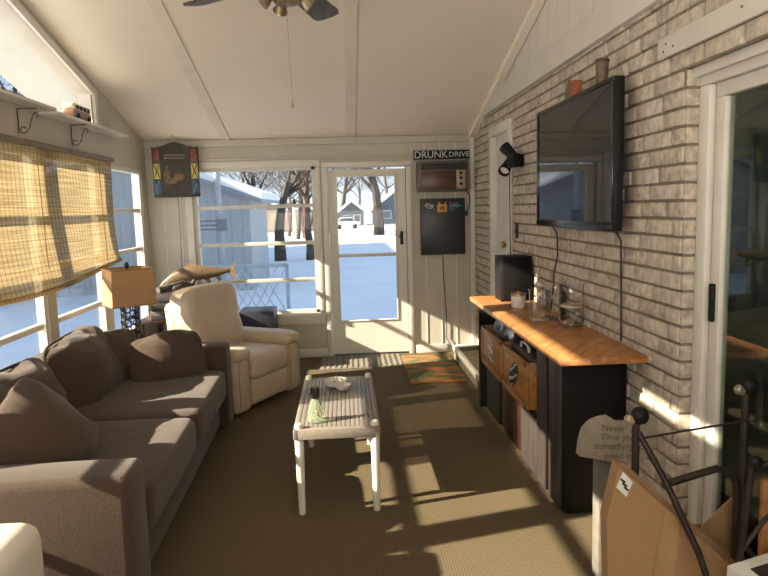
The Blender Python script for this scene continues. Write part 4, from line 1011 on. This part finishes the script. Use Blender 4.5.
# hedge / fence far behind the window
b = MB(); b.box((-9.5,58,G),(-1.2,58.4,1.55),.05); tag(b.build('board_fence', mat('tan_fence', (.27,.22,.17), .9, .15, 2)), 'long tan board fence across the snow beyond the bare trees', 'fence')
root = thing('lamp_post', 'thin white post standing in the snow in front of the tan fence', 'post', (-3.0,40,G)); b = MB(); b.tube([(-3.0,40,G),(-3.0,40,1.75)],.09,10); b.build('post_shaft', TRIM, root); b = MB(); b.lathe([(.07,1.75),(.15,1.85),(.15,2.05),(.03,2.18)], (-3.0,40,0), 12); b.build('post_lantern', IRON, root)
root = thing('brick_chimney', 'slender orange brick chimney rising right of the bare tree', 'chimney', (-2.3,42,G)); b = MB(); b.box((-2.55,42,G),(-2.15,42.4,4.6),.01); b.build('stack', mat('orange_brick', (.36,.15,.08), .9, .2, 12), root); b = MB(); b.box((-2.62,41.94,4.5),(-2.08,42.46,4.68),.01); b.build('cap', MORTAR, root)
# street houses seen through the door
def house(lab, x0, x1, eave, peak, y, side, mroof=SNOW, base=G):
    r = thing('street_house', lab, 'house', ((x0+x1)/2,y,base), 0, 'houses across the street'); xm = (x0+x1)/2
    b = MB(); b.prism([(x0,base),(x1,base),(x1,eave),(xm,peak),(x0,eave)], y, y+7, 'y'); b.build('walls', side, r)
    o = .35; sl = (peak-eave)/(xm-x0)
    b = MB(); b.prism([(x0-o,eave-o*sl),(xm,peak),(x1+o,eave-o*sl),(x1+o,eave-o*sl+.28),(xm,peak+.3),(x0-o,eave-o*sl+.28)], y-.6, y+7.5, 'y'); b.build('snowy_roof', mroof, r)
    for k in range(2):
        xa = x0+(x1-x0)*(.2+.38*k); w = (x1-x0)*.2
        b = MB(); b.box((xa-.08,y-.06,eave-1.12),(xa+w+.08,y-.02,eave-.18)); f = b.build('window', TRIM, r)
        b = MB(); b.box((xa,y-.08,eave-1.05),(xa+w,y-.055,eave-.25)); b.build('pane', mat('street_pane', (.10,.12,.15), .1), f)
    return r
HS = mat('grey_house', (.09,.10,.115), .8, .05)
house('grey gabled house with a snowy roof through the left of the glass door', -.75, 2.35, 1.05, 2.25, 72, HS)
house('bluish house beyond the tree trunk through the right of the glass door', 3.4, 8.5, 1.35, 3.3, 78, mat('blue_house', (.12,.14,.17), .8, .05))
house('low brown house far left beyond the tan fence', -12, -7, 1.3, 3.0, 80, mat('brown_house', (.22,.17,.14), .8, .05))
b = MB(); root = thing('porch_post', 'white porch post beside the grey gabled house', 'post', (2.15,70,G)); b.box((2.05,69.9,G),(2.25,70.1,1.1)); b.build('post_shaft', TRIM, root)
root = thing('parked_car', 'silver car parked in the snow before the grey gabled house', 'car', (.2,62,G))
CAR = mat('silver_car', (.50,.52,.54), .3, .05)
b = MB(); b.prism([(-.9,-.12),(1.35,-.12),(1.38,.28),(1.0,.38),(.72,.72),(-.35,.72),(-.68,.38),(-.92,.30)], 61.2, 62.8, 'y'); b.build('car_body', CAR, root)
b = MB(); b.prism([(.90,.40),(.68,.66),(-.30,.66),(-.55,.40)], 61.17, 61.2, 'y'); b.build('side_glass', mat('car_glass', (.05,.06,.07), .1), root)
for x in (-.5,.95):
    b = MB(); b.lathe([(.2,-.1),(.22,-.06),(.22,.06),(.2,.1)], M=Matrix.Translation((x,61.2,-.12)) @ Matrix.Rotation(PI/2,4,'X'), n=16); b.build('wheel', BLACK, root)

# ------------------------------------------------------------------ light
az, el = R(14), R(27)
sd = Vector((math.cos(az)*math.cos(el), math.sin(az)*math.cos(el), -math.sin(el)))
su = bpy.data.lights.new('sun', 'SUN'); su.energy = 13.5; su.angle = R(.6); su.color = (1,.86,.66)
so = bpy.data.objects.new('sun', su); COL.objects.link(so); so.rotation_euler = sd.to_track_quat('-Z','Y').to_euler(); so.location = (-10,0,10)
# fill lamp added behind the viewer, tilted up to brighten the ceiling
al = bpy.data.lights.new('rear_fill', 'AREA'); al.shape = 'RECTANGLE'; al.size = 2.9; al.size_y = 1.6; al.energy = 140; al.color = (1,.90,.76)
ao = bpy.data.objects.new('rear_fill', al); COL.objects.link(ao); ao.location = (-.3,YR-.2,1.3); ao.rotation_euler = (R(166),0,0)
w = bpy.data.worlds.new('sky'); S.world = w; w.use_nodes = True; N, L = w.node_tree.nodes, w.node_tree.links
tc = N.new('ShaderNodeTexCoord'); sp = N.new('ShaderNodeSeparateXYZ'); L.new(tc.outputs['Generated'], sp.inputs[0])
rp = N.new('ShaderNodeValToRGB'); e = rp.color_ramp.elements; e[0].position = 0; e[0].color = (.66,.75,.85,1); e[1].position = .6; e[1].color = (.38,.53,.76,1); q = e.new(.15); q.color = (.60,.72,.86,1)
L.new(sp.outputs['Z'], rp.inputs['Fac']); L.new(rp.outputs['Color'], N['Background'].inputs['Color']); N['Background'].inputs['Strength'].default_value = .95

S.view_settings.view_transform = 'Standard'; S.view_settings.look = 'None'; S.view_settings.exposure = .68; S.view_settings.gamma = 1.; S.view_settings.use_curve_mapping = False
